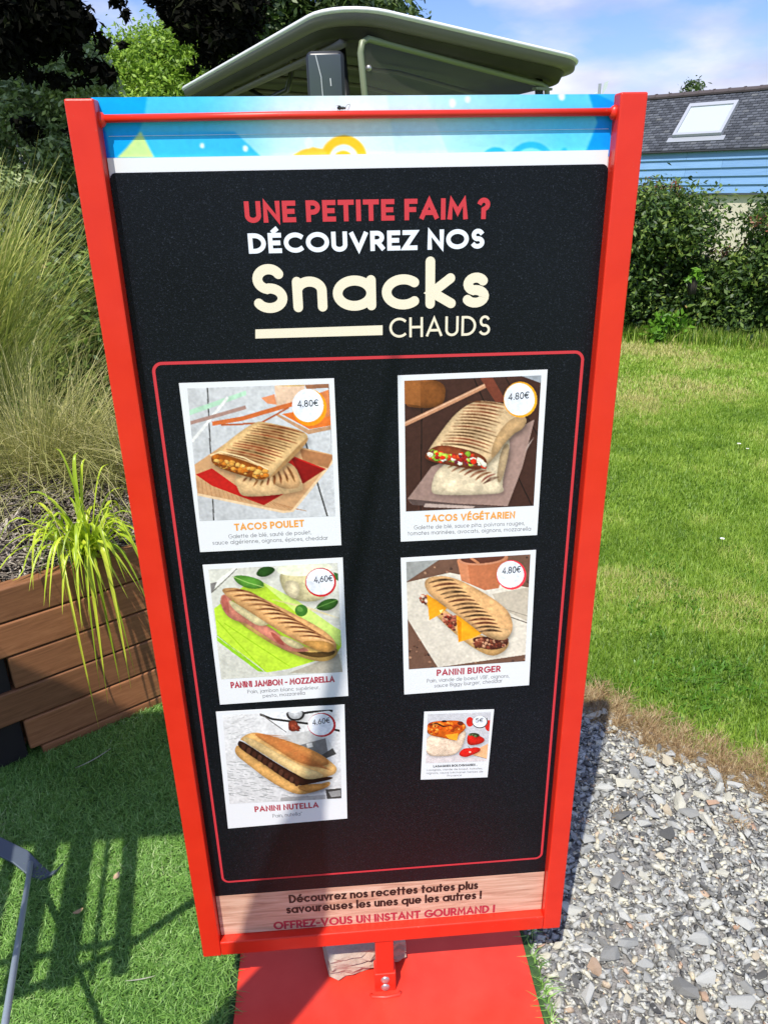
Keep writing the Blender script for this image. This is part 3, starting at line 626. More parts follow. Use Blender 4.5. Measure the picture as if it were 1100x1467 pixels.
# keep the footer inside the frame opening
me = foot.data
for v in me.vertices:
    v.co.x = max(-IW+.001, min(IW-.001, v.co.x)); v.co.z = max(BOT+.0355, v.co.z)
lettering('Découvrez nos recettes toutes plus', (415, 1294), (684, 1273.5), 11.8, .185, T_BLACK, post, y_-.0006, gap=.13)
lettering('savoureuses les unes que les autres !', (411, 1309), (689, 1287.5), 11.8, .185, T_BLACK, post, y_-.0006, gap=.13)
lettering('OFFREZ-VOUS UN INSTANT GOURMAND !', (393, 1332), (708, 1307), 11.2, .20, T_PINK, post, y_-.0006, gap=.13)

# the six menu cards
CY = y_-.0012
def card(label, px):
    o = quadmesh('menu_card', px, CY, WHITE, sign); o.data.name = 'menu_card'
    bmx = bmesh.new(); bmx.from_mesh(o.data); f = list(bmx.faces); e = bmesh.ops.extrude_face_region(bmx, geom=f)
    for v in e['geom']:
        if isinstance(v, bmesh.types.BMVert): v.co.y += .0008
    bmesh.ops.recalc_face_normals(bmx, faces=bmx.faces); bmx.to_mesh(o.data); bmx.free(); o['label'] = label; return o
def badge(pr, cx, cy, r, ring, dx=0, dy=0, ry=None):
    pr.ell(cx+dx, cy+dy, r*1.02, (ry or r)*1.03, ring); pr.ell(cx, cy, r*.93, (ry or r)*.93, (240, 242, 248))
TY = CY-.0004; CT = CY-.00015
# 1 chicken tacos ------------------------------------------------
c = card('menu card of the chicken tacos on a red napkin', [(256.5, 549), (478.5, 542), (489, 781), (287, 791)])
q = Print(240, 530, 3.929, [(112, 104), (908, 78), (944, 822), (182, 850)], CY-.0002)
q.poly([(0, 0), (1100, 0), (1100, 1000), (0, 1000)], (205, 205, 205))
for a, b, w in (((225, 85), (262, 850), 7), ((770, 380), (900, 830), 9), ((905, 80), (925, 400), 5)): q.line([a, b], w, (70, 68, 66))
q.poly([(120, 222), (440, 116), (442, 140), (122, 250)], (185, 215, 190)); q.line([(140, 390), (340, 150)], 16, (232, 230, 226)); q.line([(128, 290), (440, 204)], 20, (168, 138, 128))
q.poly([(600, 84), (770, 84), (760, 190), (610, 200)], (226, 196, 170)); q.ell(690, 86, 82, 9, (200, 170, 120)); q.poly([(770, 84), (915, 78), (920, 100), (780, 108)], (150, 108, 82)); q.poly([(525, 155), (600, 135), (612, 190), (560, 185)], (222, 150, 110))
q.poly([(620, 240), (790, 325), (940, 300), (940, 320), (790, 350), (610, 250)], (190, 150, 118)); q.poly([(640, 240), (900, 200), (930, 300), (795, 322)], (214, 120, 60)); q.poly([(700, 180), (905, 110), (915, 250), (760, 290)], (205, 130, 84))
q.line([(252, 293), (420, 265), (560, 225), (720, 182)], 24, (196, 112, 66)); q.line([(300, 300), (520, 290), (680, 205)], 10, (170, 96, 60))
q.poly([(152, 520), (470, 300), (520, 290), (740, 420), (935, 465), (915, 520), (700, 792), (660, 798), (170, 685)], (202, 160, 120))
for k in range(26): q.line([(170+k*22, 600+k*7), (180+k*24, 690+k*4)], 3, (176, 130, 92))
q.line([(170, 690), (650, 795), (700, 790), (930, 495)], 14, (228, 200, 165)); q.poly([(740, 430), (935, 470), (900, 540), (760, 500)], (170, 120, 84))
q.poly([(160, 575), (250, 540), (520, 740), (700, 470), (890, 545), (540, 755), (250, 640)], (178, 40, 36)); q.poly([(690, 475), (760, 630), (880, 550)], (130, 26, 26)); q.poly([(440, 700), (640, 690), (540, 755)], (150, 30, 30))
q.soft([(365, 560), (690, 470), (770, 650), (740, 680), (430, 712), (395, 670)], (228, 192, 146)); q.soft([(690, 480), (768, 650), (640, 665), (560, 600)], (214, 172, 126))
q.marks((400, 620), (735, 610), (440, 590), (680, 520), 9, 13, (96, 50, 28)); q.marks((455, 655), (740, 625), (500, 600), (700, 560), 7, 10, (110, 62, 34))
q.soft([(236, 470), (480, 278), (560, 285), (790, 335), (780, 400), (560, 610), (500, 608), (260, 528)], (226, 190, 140))
q.soft([(560, 600), (790, 350), (786, 400), (590, 590)], (206, 162, 112))
q.soft([(240, 468), (300, 452), (565, 545), (560, 606), (490, 604), (258, 530)], (150, 84, 34))
q.chunks([(250, 472), (555, 548), (548, 596), (262, 520)], 60, 17, [(206, 150, 76), (176, 104, 40), (226, 178, 104), (130, 70, 30), (190, 120, 50), (214, 168, 96)])
q.marks((290, 440), (560, 295), (400, 460), (790, 350), 1, 1, (226, 190, 140))
for k in range(15):
    t = k/14; a = (268+t*215, 452-t*160); b = (600+t*185, 535-t*185)
    q.line([(a[0]+(b[0]-a[0])*u, a[1]+(b[1]-a[1])*u-9*math.sin(PI*u)) for u in np.linspace(q.r.uniform(.02, .15), q.r.uniform(.88, 1), 9)], 12, (104+q.r.randint(-20, 20), 58, 32), True)
q.line([(240, 468), (300, 446), (430, 480), (566, 548)], 7, (240, 212, 168))
badge(q, 787, 195, 95, (244, 158, 48), 10, 12)
q.build('dish_photo', c)
lettering('4.80€', (426.5, 583.5), (456.5, 581.5), 9.6, .12, T_DARK, c, TY, gap=.14)
lettering('TACOS POULET', (336.5, 760.5), (436, 754.5), 10.2, .21, T_ORANGE, c, CT)
lettering('Galette de blé, sauté de poulet,', (328, 771.5), (446, 765), 5.8, .085, T_GREY, c, CT)
lettering('sauce algérienne, oignons, épices, cheddar', (305, 780.5), (470, 773), 5.8, .085, T_GREY, c, CT)
# 2 vegetarian tacos --------------------------------------------
c = card('menu card of the vegetarian tacos on a dark table', [(569.5, 538), (784, 529.5), (769, 766.5), (574, 776)])
q = Print(550, 520, 4.4, [(128, 112), (990, 78), (942, 900), (138, 936)], CY-.0002)
q.poly([(0, 0), (1100, 0), (1100, 1100), (0, 1100)], (66, 44, 38))
for a, b, cc_ in (((240, 100), (232, 930), (36, 26, 24)), ((560, 90), (930, 900), (34, 24, 22)), ((760, 90), (990, 480), (40, 28, 26))): q.line([a, b], 7, cc_)
for k in range(40):
    x = q.r.uniform(130, 960); y = q.r.uniform(100, 900); q.line([(x, y), (x+q.r.uniform(-20, 10), y+q.r.uniform(60, 160))], q.r.uniform(3, 12), q.r.choice([(84, 56, 46), (54, 36, 32), (100, 58, 46), (48, 34, 32)]), True)
q.poly([(600, 95), (680, 92), (770, 240), (700, 240)], (112, 62, 48)); q.poly([(850, 80), (992, 78), (985, 125)], (160, 165, 170))
q.soft([(128, 110), (385, 105), (385, 240), (330, 275), (180, 275), (128, 255)], (128, 80, 44)); q.poly([(128, 112), (230, 108), (230, 262), (128, 250)], (146, 94, 54))
q.line([(130, 375), (634, 142)], 26, (190, 142, 112)); q.line([(130, 369), (632, 136)], 7, (220, 180, 150))
q.poly([(150, 850), (300, 640), (700, 470), (945, 345), (870, 640), (775, 900), (420, 880), (170, 880)], (160, 134, 124)); q.poly([(150, 850), (420, 878), (720, 905), (560, 918), (180, 890)], (92, 76, 72)); q.poly([(260, 880), (570, 900), (555, 916), (250, 905)], (186, 166, 156)); q.poly([(945, 450), (880, 560), (905, 500)], (180, 160, 150))
q.soft([(340, 620), (760, 430), (800, 490), (735, 760), (760, 800), (700, 822), (340, 828), (285, 800)], (232, 214, 184)); q.soft([(740, 500), (800, 490), (735, 760), (700, 720)], (205, 178, 142))
q.marks((360, 655), (620, 760), (520, 620), (730, 690), 7, 15, (112, 66, 44), -.12); q.line([(620, 752), (670, 720), (722, 706)], 24, (92, 62, 50), True)
q.soft([(255, 560), (505, 225), (760, 240), (900, 320), (880, 400), (800, 440), (665, 620), (600, 662), (460, 620), (270, 600)], (226, 196, 156)); q.soft([(790, 330), (905, 325), (880, 400), (790, 440), (665, 620), (680, 480)], (208, 172, 128))
q.soft([(252, 560), (330, 500), (440, 510), (620, 560), (655, 620), (600, 664), (460, 640), (270, 604)], (126, 66, 42))
q.chunks([(275, 540), (610, 565), (630, 640), (290, 590)], 85, 20, [(206, 60, 36), (226, 92, 50), (150, 40, 36), (176, 190, 80), (228, 220, 200), (110, 44, 60), (196, 70, 44), (90, 54, 40), (236, 226, 200), (130, 160, 60)])
for k in range(15):
    t = k/14; a = (335+t*175, 498-t*258); b = (680+t*85, 560-t*300)
    q.line([(a[0]+(b[0]-a[0])*u, a[1]+(b[1]-a[1])*u-24*math.sin(PI*u)*(1-t*.6)) for u in np.linspace(q.r.uniform(.02, .12), q.r.uniform(.86, 1), 9)], 13, (104+q.r.randint(-16, 16), 62, 40), True)
badge(q, 850, 223, 104, (244, 170, 60), 6, 2); q.build('dish_photo', c)
lettering('4.80€', (728, 573.5), (757.5, 570.5), 10, .12, T_DARK, c, TY, gap=.14)
lettering('TACOS VÉGÉTARIEN', (609, 748), (737, 742.5), 10.2, .21, T_ORANGE, c, CT)
lettering('Galette de blé, sauce pita, poivrons rouges,', (593, 758.5), (751, 752), 5.8, .085, T_GREY, c, CT)
lettering('tomates marinées, avocats, oignons, mozzarella', (584, 767), (760, 760), 5.8, .085, T_GREY, c, CT)
# 3 ham mozzarella panini ---------------------------------------
c = card('menu card of the ham panini on a lime napkin', [(290.5, 809.5), (491, 799), (499, 997), (315.5, 1009.5)])
q = Print(280, 790, 4.783, [(90, 124), (974, 78), (1008, 826), (178, 876)], CY-.0002)
q.poly([(0, 0), (1100, 0), (1100, 1000), (0, 1000)], (214, 212, 200)); q.poly([(640, 830), (980, 690), (1010, 830)], (180, 172, 156))
q.line([(100, 250), (280, 118)], 26, (238, 236, 226)); q.poly([(105, 215), (150, 205), (120, 275), (108, 280)], (128, 124, 120)); q.line([(120, 270), (285, 120)], 5, (60, 54, 44))
q.poly([(400, 180), (1010, 540), (1010, 620), (960, 700), (640, 800), (490, 826), (150, 560), (130, 380)], (186, 214, 74)); q.poly([(430, 190), (700, 330), (1000, 540), (985, 640), (700, 420)], (206, 226, 130))
for a, b in (((150, 460), (480, 822)), ((150, 560), (460, 815)), ((200, 480), (640, 780)), ((330, 500), (800, 748))): q.line([a, b], 5, (150, 190, 40))
q.poly([(150, 570), (470, 822), (430, 818), (150, 600)], (150, 196, 56))
q.soft([(555, 110), (945, 80), (900, 300), (820, 335), (700, 332), (600, 280)], (226, 214, 170)); q.ell(745, 120, 190, 46, (238, 238, 214), -3); q.soft([(600, 190), (720, 200), (700, 325), (620, 290)], (236, 222, 186))
q.soft([(250, 165), (340, 160), (460, 195), (475, 240), (380, 255), (290, 220)], (96, 150, 62)); q.line([(255, 170), (360, 210), (470, 240)], 4, (170, 200, 120)); q.soft([(410, 150), (450, 105), (530, 105), (550, 135), (480, 175), (430, 170)], (46, 82, 34))
q.soft([(805, 385), (870, 320), (960, 310), (985, 340), (920, 400)], (56, 96, 40)); q.line([(815, 380), (970, 322)], 4, (110, 150, 80)); q.poly([(945, 140), (978, 150), (978, 200), (950, 180)], (60, 96, 50)); q.line([(525, 320), (760, 375), (980, 445)], 18, (222, 206, 160), True); q.ell(722, 393, 44, 40, (66, 112, 46)); q.ell(712, 385, 22, 16, (100, 146, 70), 30)
q.soft([(140, 330), (240, 300), (700, 660), (970, 640), (975, 700), (900, 752), (780, 740), (560, 650), (300, 480)], (216, 178, 110)); q.soft([(660, 660), (800, 690), (955, 660), (955, 700), (850, 725), (740, 705)], (104, 78, 44))
q.soft([(170, 290), (230, 285), (300, 420), (360, 440), (480, 500), (540, 520), (620, 620), (780, 660), (760, 682), (620, 675), (540, 610), (440, 545), (350, 478), (240, 455), (180, 380)], (226, 150, 128)); q.soft([(180, 300), (215, 290), (240, 430), (190, 380)], (206, 122, 106)); q.soft([(500, 530), (560, 560), (620, 640), (560, 620)], (204, 112, 96))
q.soft([(220, 310), (330, 380), (500, 460), (500, 490), (430, 502), (350, 450), (250, 380)], (240, 224, 176)); q.soft([(560, 560), (640, 580), (760, 640), (700, 662), (620, 630)], (242, 226, 176))
q.soft([(172, 262), (210, 240), (330, 248), (560, 360), (840, 500), (950, 590), (972, 660), (900, 690), (780, 650), (580, 540), (430, 440), (270, 340)], (226, 176, 122)); q.soft([(700, 600), (900, 600), (968, 650), (900, 690), (800, 655)], (206, 156, 92))
for k in range(11):
    t = k/10; a = (205+t*500, 270+t*300); b = (a[0]+220+t*20, a[1]+45+t*18)
    q.line([(a[0]+(b[0]-a[0])*u, a[1]+(b[1]-a[1])*u-34*math.sin(PI*u*.8)) for u in np.linspace(.02, 1, 10)], 13, (92, 50, 32), True)
    q.line([(a[0]+10+(b[0]-a[0])*u, a[1]+16+(b[1]-a[1])*u-34*math.sin(PI*u*.8)) for u in np.linspace(.05, .9, 8)], 6, (244, 210, 164), True)
badge(q, 852, 203, 104, (190, 44, 52), 4, 4, 92); q.build('dish_photo', c)
lettering('4,60€', (450, 835), (477, 832.5), 9, .12, T_DARK, c, TY, gap=.14)
lettering('PANINI JAMBON - MOZZARELLA', (331.5, 986), (479, 977), 9, .20, T_PINK, c, CT)
lettering('Pain, jambon blanc supérieur,', (355, 993.5), (458, 987), 5.2, .085, T_GREY, c, CT)
lettering('pesto, mozzarella', (377, 999.5), (437, 995), 5.2, .085, T_GREY, c, CT)
# 4 burger panini -----------------------------------------------
c = card('menu card of the burger panini with orange cheese', [(574, 799.5), (767.5, 788), (757.5, 981.5), (579, 995)])
q = Print(560, 780, 4.783, [(104, 120), (954, 68), (918, 800), (122, 856)], CY-.0002)
q.poly([(0, 0), (1100, 0), (1100, 1000), (0, 1000)], (112, 84, 70)); q.chunks([(104, 120), (954, 68), (918, 800), (122, 856)], 170, 14, [(140, 106, 88), (84, 62, 54), (160, 126, 104), (100, 70, 58), (70, 54, 50)])
q.poly([(104, 120), (330, 106), (108, 250)], (160, 160, 156)); q.poly([(400, 190), (960, 290), (925, 750), (320, 840), (104, 480), (104, 255)], (226, 216, 200)); q.poly([(690, 330), (960, 280), (940, 520), (740, 420)], (202, 190, 172)); q.line([(740, 420), (940, 480)], 4, (150, 140, 126)); q.line([(800, 480), (935, 528)], 6, (90, 80, 72))
q.poly([(450, 110), (800, 85), (735, 290), (640, 305), (480, 240)], (186, 118, 84)); q.poly([(450, 110), (520, 120), (540, 262), (480, 235)], (206, 140, 104)); q.ell(625, 96, 172, 44, (196, 138, 108), -4); q.ell(625, 94, 150, 34, (96, 56, 44), -4); q.line([(540, 92), (600, 130)], 16, (190, 130, 96))
q.soft([(190, 350), (240, 320), (420, 480), (640, 640), (800, 620), (806, 700), (720, 762), (640, 750), (500, 660), (330, 500)], (226, 180, 122))
q.chunks([(200, 345), (245, 330), (240, 400), (205, 385)], 30, 13, [(126, 66, 50), (170, 100, 80), (226, 200, 180), (96, 48, 38)]); q.chunks([(345, 460), (440, 480), (440, 590), (360, 520)], 60, 16, [(126, 66, 50), (170, 100, 80), (206, 150, 120), (96, 48, 38), (150, 60, 46)])
q.soft([(540, 630), (640, 620), (800, 625), (800, 690), (700, 720), (600, 700)], (92, 50, 38)); q.chunks([(560, 640), (790, 640), (785, 695), (580, 700)], 75, 17, [(126, 66, 50), (150, 92, 70), (196, 150, 120), (86, 42, 34), (110, 60, 44)])
q.poly([(245, 330), (390, 420), (330, 470), (262, 508)], (240, 166, 52)); q.poly([(445, 470), (640, 590), (560, 630), (460, 662)], (244, 172, 52)); q.poly([(450, 500), (480, 520), (480, 640), (462, 660)], (226, 142, 36)); q.poly([(330, 440), (360, 430), (340, 462)], (255, 226, 150))
q.soft([(225, 240), (290, 210), (420, 215), (620, 310), (800, 430), (836, 540), (820, 610), (740, 655), (640, 620), (480, 490), (330, 390), (240, 310)], (226, 180, 130)); q.soft([(600, 560), (830, 560), (800, 640), (730, 652)], (232, 190, 140))
for k in range(14):
    t = k/13; a = (245+t*345, 262+t*330); b = (440+t*370+ -60*max(0, t-.75)*3, 240+t*350)
    q.line([(a[0]+(b[0]-a[0])*u, a[1]+(b[1]-a[1])*u-14*math.sin(PI*u)) for u in np.linspace(.06, .96, 9)], 17, (78+q.r.randint(-14, 18), 48, 32), True)
badge(q, 815, 200, 100, (226, 74, 86), 7, 4, 94); q.build('dish_photo', c)
lettering('4.80€', (719, 822.5), (745.5, 820), 9.6, .12, T_DARK, c, TY, gap=.14)
lettering('PANINI BURGER', (625.5, 968.5), (716.5, 962.5), 9.2, .20, T_PINK, c, CT)
lettering('Pain, viande de boeuf VBF, oignons,', (611.5, 978), (729, 970.5), 5.3, .085, T_GREY, c, CT)
lettering('sauce Biggy burger, cheddar', (622, 985), (719, 977.5), 5.3, .085, T_GREY, c, CT)
# 5 chocolate panini --------------------------------------------
c = card('menu card of the chocolate filled panini on newsprint', [(309.5, 1020), (493.5, 1009.5), (497.5, 1172.5), (327, 1187)])
q = Print(290, 1000, 5.0, [(146, 124), (980, 80), (996, 720), (196, 758)], CY-.0002)
q.poly([(0, 0), (1100, 0), (1100, 1000), (0, 1000)], (222, 220, 218))
for k in range(150):
    x = q.r.uniform(170, 640); y = q.r.uniform(440, 740); l = q.r.uniform(15, 60); q.line([(x, y), (x+l, y+l*.12)], 3, (150, 150, 148))
for k in range(60):
    x = q.r.uniform(150, 400); y = q.r.uniform(120, 300); l = q.r.uniform(15, 40); q.line([(x, y), (x+l, y-l*.3)], 3, (190, 188, 186))
q.poly([(410, 110), (600, 96), (620, 215), (590, 240)], (236, 236, 236)); q.line([(412, 118), (500, 150), (600, 162), (750, 180), (985, 230)], 15, (44, 42, 42)); q.line([(412, 112), (600, 240)], 6, (120, 116, 112)); q.soft([(590, 96), (740, 90), (720, 150), (660, 165), (610, 150)], (40, 38, 38)); q.soft([(606, 92), (722, 90), (706, 140), (660, 152), (620, 138)], (236, 236, 236)); q.line([(720, 110), (900, 84), (930, 96)], 16, (40, 38, 38))
q.soft([(610, 165), (670, 155), (695, 220), (640, 240), (615, 215)], (128, 60, 44)); q.chunks([(615, 165), (680, 165), (690, 225), (620, 225)], 12, 13, [(150, 76, 56), (106, 46, 36)])
q.poly([(560, 270), (850, 210), (960, 390), (860, 425), (640, 350)], (206, 204, 200)); q.poly([(690, 330), (880, 280), (900, 400), (800, 410)], (120, 118, 116)); q.poly([(740, 320), (780, 310), (790, 340), (750, 350)], (206, 204, 200)); q.poly([(850, 400), (930, 350), (956, 392), (880, 425)], (76, 74, 72))
q.poly([(880, 650), (995, 640), (998, 715), (890, 722)], (70, 68, 66)); q.poly([(900, 668), (985, 655), (990, 700), (920, 708)], (150, 148, 146)); q.poly([(560, 710), (880, 690), (880, 722), (560, 745)], (170, 168, 166))
q.soft([(232, 350), (262, 320), (400, 440), (640, 600), (760, 640), (915, 580), (912, 630), (760, 682), (660, 690), (480, 590), (330, 470), (240, 400)], (226, 176, 112)); q.soft([(650, 620), (900, 600), (905, 635), (740, 680)], (206, 150, 88))
q.soft([(252, 310), (275, 292), (500, 440), (720, 570), (930, 552), (930, 575), (780, 605), (700, 625), (620, 595), (420, 450), (262, 350)], (58, 32, 24))
for k in range(11): q.soft([(285+k*38, 318+k*26), (315+k*38, 326+k*26), (300+k*38, 372+k*26), (275+k*38, 358+k*26)], (104, 66, 52) if k % 2 else (84, 48, 36))
q.soft([(262, 290), (340, 240), (440, 246), (800, 360), (950, 470), (965, 510), (930, 550), (760, 580), (700, 560), (500, 420), (300, 300)], (232, 186, 124)); q.soft([(270, 290), (330, 262), (680, 470), (900, 545), (780, 580), (700, 558), (480, 420)], (238, 206, 150)); q.soft([(350, 245), (440, 248), (800, 362), (950, 475), (720, 480), (500, 340)], (216, 150, 90))
for k in range(20):
    t = k/19; a = (352+t*330, 250+t*215); q.line([(a[0], a[1]), (a[0]+110+t*60, a[1]+10+t*12), (a[0]+240, a[1]+16+t*30)], 7, (166, 98, 58), True)
badge(q, 845, 187, 98, (170, 38, 50), 8, 2, 80); q.build('dish_photo', c)
lettering('4.60€', (448, 1039), (473, 1035.5), 8, .12, T_DARK, c, TY, gap=.14)
lettering('PANINI NUTELLA', (365.5, 1163.5), (456.5, 1157), 8.2, .20, T_PINK, c, CT)
lettering('Pain, nutella*', (391, 1171.5), (433, 1168), 5.2, .085, T_GREY, c, CT)
# 6 lasagne ------------------------------------------------------
c = card('small menu card of the lasagne with tomatoes', [(607.5, 1020), (707.5, 1016.5), (698, 1113.5), (602.5, 1117)])
q = Print(590, 1005, 8.46, [(192, 155), (955, 128), (905, 722), (168, 748)], CY-.0002)
q.poly([(0, 0), (1100, 0), (1100, 1000), (0, 1000)], (206, 204, 206)); q.poly([(160, 640), (550, 645), (960, 700), (960, 760), (160, 760)], (222, 212, 210))
q.soft([(165, 380), (660, 300), (640, 480), (550, 640), (350, 665), (160, 650)], (238, 214, 190)); q.poly([(750, 590), (930, 500), (930, 700), (740, 650)], (240, 186, 142)); q.line([(750, 650), (900, 690)], 5, (120, 100, 90))
q.soft([(180, 280), (240, 240), (480, 225), (600, 235), (665, 300), (620, 360), (560, 400), (545, 480), (400, 440), (180, 400)], (206, 100, 34)); q.poly([(400, 400), (560, 380), (545, 470), (450, 450)], (240, 168, 60))
q.chunks([(190, 270), (640, 250), (620, 340), (190, 390)], 60, 26, [(226, 130, 50), (196, 84, 30), (150, 60, 26), (236, 160, 80), (176, 70, 30)]); q.line([(190, 285), (300, 262), (380, 300), (480, 285)], 22, (70, 34, 22), True); q.ell(390, 238, 32, 12, (40, 22, 18)); q.ell(585, 262, 36, 24, (96, 44, 28)); q.line([(540, 300), (650, 310)], 14, (110, 50, 26), True)
q.ell(700, 245, 44, 58, (200, 48, 40)); q.ell(930, 290, 50, 66, (196, 48, 40)); q.line([(905, 200), (915, 270)], 8, (50, 66, 30)); q.soft([(665, 400), (720, 380), (870, 430), (880, 480), (800, 520), (665, 530)], (196, 42, 32)); q.soft([(680, 385), (760, 370), (830, 400), (780, 435), (740, 415), (700, 400)], (60, 66, 44)); q.chunks([(690, 385), (800, 385), (800, 420), (700, 410)], 12, 16, [(90, 110, 70), (40, 50, 30)])
q.soft([(550, 640), (620, 560), (720, 560), (760, 545), (830, 560), (825, 600), (740, 640), (640, 680)], (208, 44, 36)); q.ell(700, 608, 14, 12, (250, 190, 170)); q.line([(680, 540), (705, 570)], 6, (60, 60, 30))
badge(q, 818, 240, 92, (90, 84, 84), 2, 6, 74); q.build('dish_photo', c)
lettering('5€', (681, 1035), (692, 1034.5), 6, .12, T_DARK, c, TY, gap=.14)
lettering('LASAGNES BOLOGNAISES .', (620.5, 1099.5), (683, 1097), 3.2, .22, T_DARK, c, CT)
lettering('Lasagnes, viande de boeuf, tomates,', (611, 1104.5), (691, 1102), 2.7, .10, T_GREY, c, CT)
lettering('oignons, sauce béchamel, herbes de', (610.5, 1109), (691.5, 1106.5), 2.7, .10, T_GREY, c, CT)
lettering('Provence', (640.5, 1112.5), (661, 1111.7), 2.7, .10, T_GREY, c, CT)

# leg, bracket, base
bx('leg', (-.018, .004, .042), (.018, .036, BOT+.001), RED, sign, .002)
br_ = bx('bracket', (-.0215, .0005, .006), (.0215, .0335, .057), RED, sign, .002)
for z in (.019, .041):
    bm = bmesh.new(); bmesh.ops.create_uvsphere(bm, u_segments=18, v_segments=8, radius=.0092, matrix=Matrix.Translation((0, .0005, z)) @ Matrix.Diagonal((1, .5, 1, 1)))
    from_bm('bolt', bm, STEEL, br_, True)
bm = bmesh.new(); box(bm, (0, 0, .0035), (.606, .62, .007), None, .0025, 2); plate = from_bm('base_plate', bm, RED_BASE, sign)
bm = bmesh.new(); tube(bm, [(-.030, -.004, .007), (-.027, -.010, .008), (0, -.013, .008), (.027, -.010, .008), (.030, -.004, .007)], .0035, 8); from_bm('weld_bead', bm, RED_BASE, sign, True)

# broken paving block that weighs the base down
def block_mat():
    m = M('rough_stone'); v = m.coord('Object'); f = m.noise(v, 45, 8, .75); g = m.noise(v, 7, 3)
    c = m.ramp(f, [(.25, (.26, .20, .15)), (.5, (.45, .38, .30)), (.75, (.58, .52, .43))]); c = m.mix(m.ramp(g, [(.45, (0, 0, 0)), (.6, (.6, .6, .6))]), c, (.52, .34, .25)); m.base(c); m.set(Roughness=.92); m.bump(f, 1.0, .006); return m.m
bm = bmesh.new(); bmesh.ops.create_cube(bm, size=1.0)
bmesh.ops.subdivide_edges(bm, edges=bm.edges, cuts=9, use_grid_fill=True)
rr = random.Random(3)
for v in bm.verts:
    e = sum(abs(abs(c_)-.5) < .01 for c_ in v.co); k = .90 if e == 3 else (.97 if e == 2 else 1)
    v.co = Vector((v.co.x*.165*k, v.co.y*.17*k, v.co.z*.060*k))+Vector((rr.gauss(0, .0011), (rr.gauss(0, .003) if v.co.y < -.4 else rr.gauss(0, .0008)), rr.gauss(0, .0006)))
blk = from_bm('paving_block', bm, block_mat(), None, False); blk.location = (-.048, .128, .039); blk.rotation_euler = (0, 0, .20)
tag(blk, 'rough beige stone block weighing down the red base plate behind the sign leg', 'stone block')

# fly on the rod
FLY = plain('fly_body', (.03, .035, .03), .35); fly = thing('fly', 'small dark fly resting on the thin red rod at the top of the sign', 'fly', (-.0262, .0138, 1.5985), .3)
bm = bmesh.new()
for cx, r, sc in ((0, .0022, 1.5), (.0040, .0018, 1.2), (.0066, .0014, 1.0)): bmesh.ops.create_icosphere(bm, subdivisions=2, radius=r, matrix=Matrix.Translation((cx-.002, 0, .0022)) @ Matrix.Diagonal((sc, 1, 1, 1)))
from_bm('body', bm, FLY, fly, True)
for s in (-1, 1):
    bm = bmesh.new(); bm.faces.new([bm.verts.new(p) for p in ((.001, s*.0005, .0044), (-.004, s*.0032, .0048), (-.0078, s*.0026, .0042), (-.006, s*.0004, .0042))]); from_bm('wing', bm, plain('fly_wing', (.25, .27, .25), .25), fly)
    for k in range(3):
        bm = bmesh.new(); tube(bm, [(.002*k-.002, s*.001, .002), (.0026*k-.0028, s*.0036, .003), (.003*k-.0032, s*.0046, -.0008)], .0002, 4); from_bm('leg', bm, FLY, fly)
bm = bmesh.new(); tube(bm, [(.006, .001, .003), (.009, .003, .006), (.013, .004, .0068)], .00022, 4); from_bm('feeler', bm, FLY, fly)

# ------------------------------------------------------------------ PLANTER
F0 = Vector((-.965, .777, 0)); fu = Vector((.826, .563, 0)).normalized(); fv = Vector((-.563, .826, 0)).normalized()
CORNER_SHADE = plain('painted_corner_shade', (0.014, 0.011, 0.009), 0.9)
planter = thing('timber_planter', 'raised planter of brown timber boards with interlocking corner beside the sign', 'planter', tuple(F0), math.atan2(fu.y, fu.x))
plank_rows = [(-.068, .033), (.038, .137), (.142, .243), (.248, .348), (.353, .452), (.457, .553)]
def plank(lo, hi):
    bm = bmesh.new(); box(bm, (0, 0, 0), [b-a for a, b in zip(lo, hi)], None, .004, 2); o = from_bm('plank', bm, TIMBER, planter)
    o.location = [(a+b)/2 for a, b in zip(lo, hi)]; o.rotation_euler = (0, 0, 0); return o
for k, (z0, z1) in enumerate(plank_rows):
    long = k in (1+0, 3+0, 5) if False else k in (2, 4, 5)
    x0 = -.11 if long else .006+(.03 if k == 0 else 0)
    plank((x0, rnd.uniform(-.001, .002), z0), (1.12, .048, z1))           # front
    plank((-.004 if k != 0 else .03, .05, z0), (.044, 1.25, z1)) if long else plank((-.004, .075, z0), (.044, 1.25, z1))
bx('corner_shade_block', (-.105, .012, -.07), (-.002, .14, .452), CORNER_SHADE, planter, .003)  # near-black box standing in for the deep shade beside the short boards
for k, (z0, z1) in enumerate(plank_rows): plank((1.08, .05, z0), (1.125, 1.25, z1))
bm = bmesh.new(); nx, ny = 24, 24
vs = [[bm.verts.new((.046+i/nx*1.03, .05+j/ny*1.2, .50+.05*math.sin(i*.5)*math.sin(j*.4)*.6+rnd.uniform(-.006, .006)+.10*min(1, j/ny*1.6))) for j in range(ny+1)] for i in range(nx+1)]
for i in range(nx):
    for j in range(ny): bm.faces.new((vs[i][j], vs[i+1][j], vs[i+1][j+1], vs[i][j+1]))
from_bm('soil', bm, SOIL, planter, True)
def pl(x, y, z=0.0): return F0+fu*x+fv*y+Vector((0, 0, z))
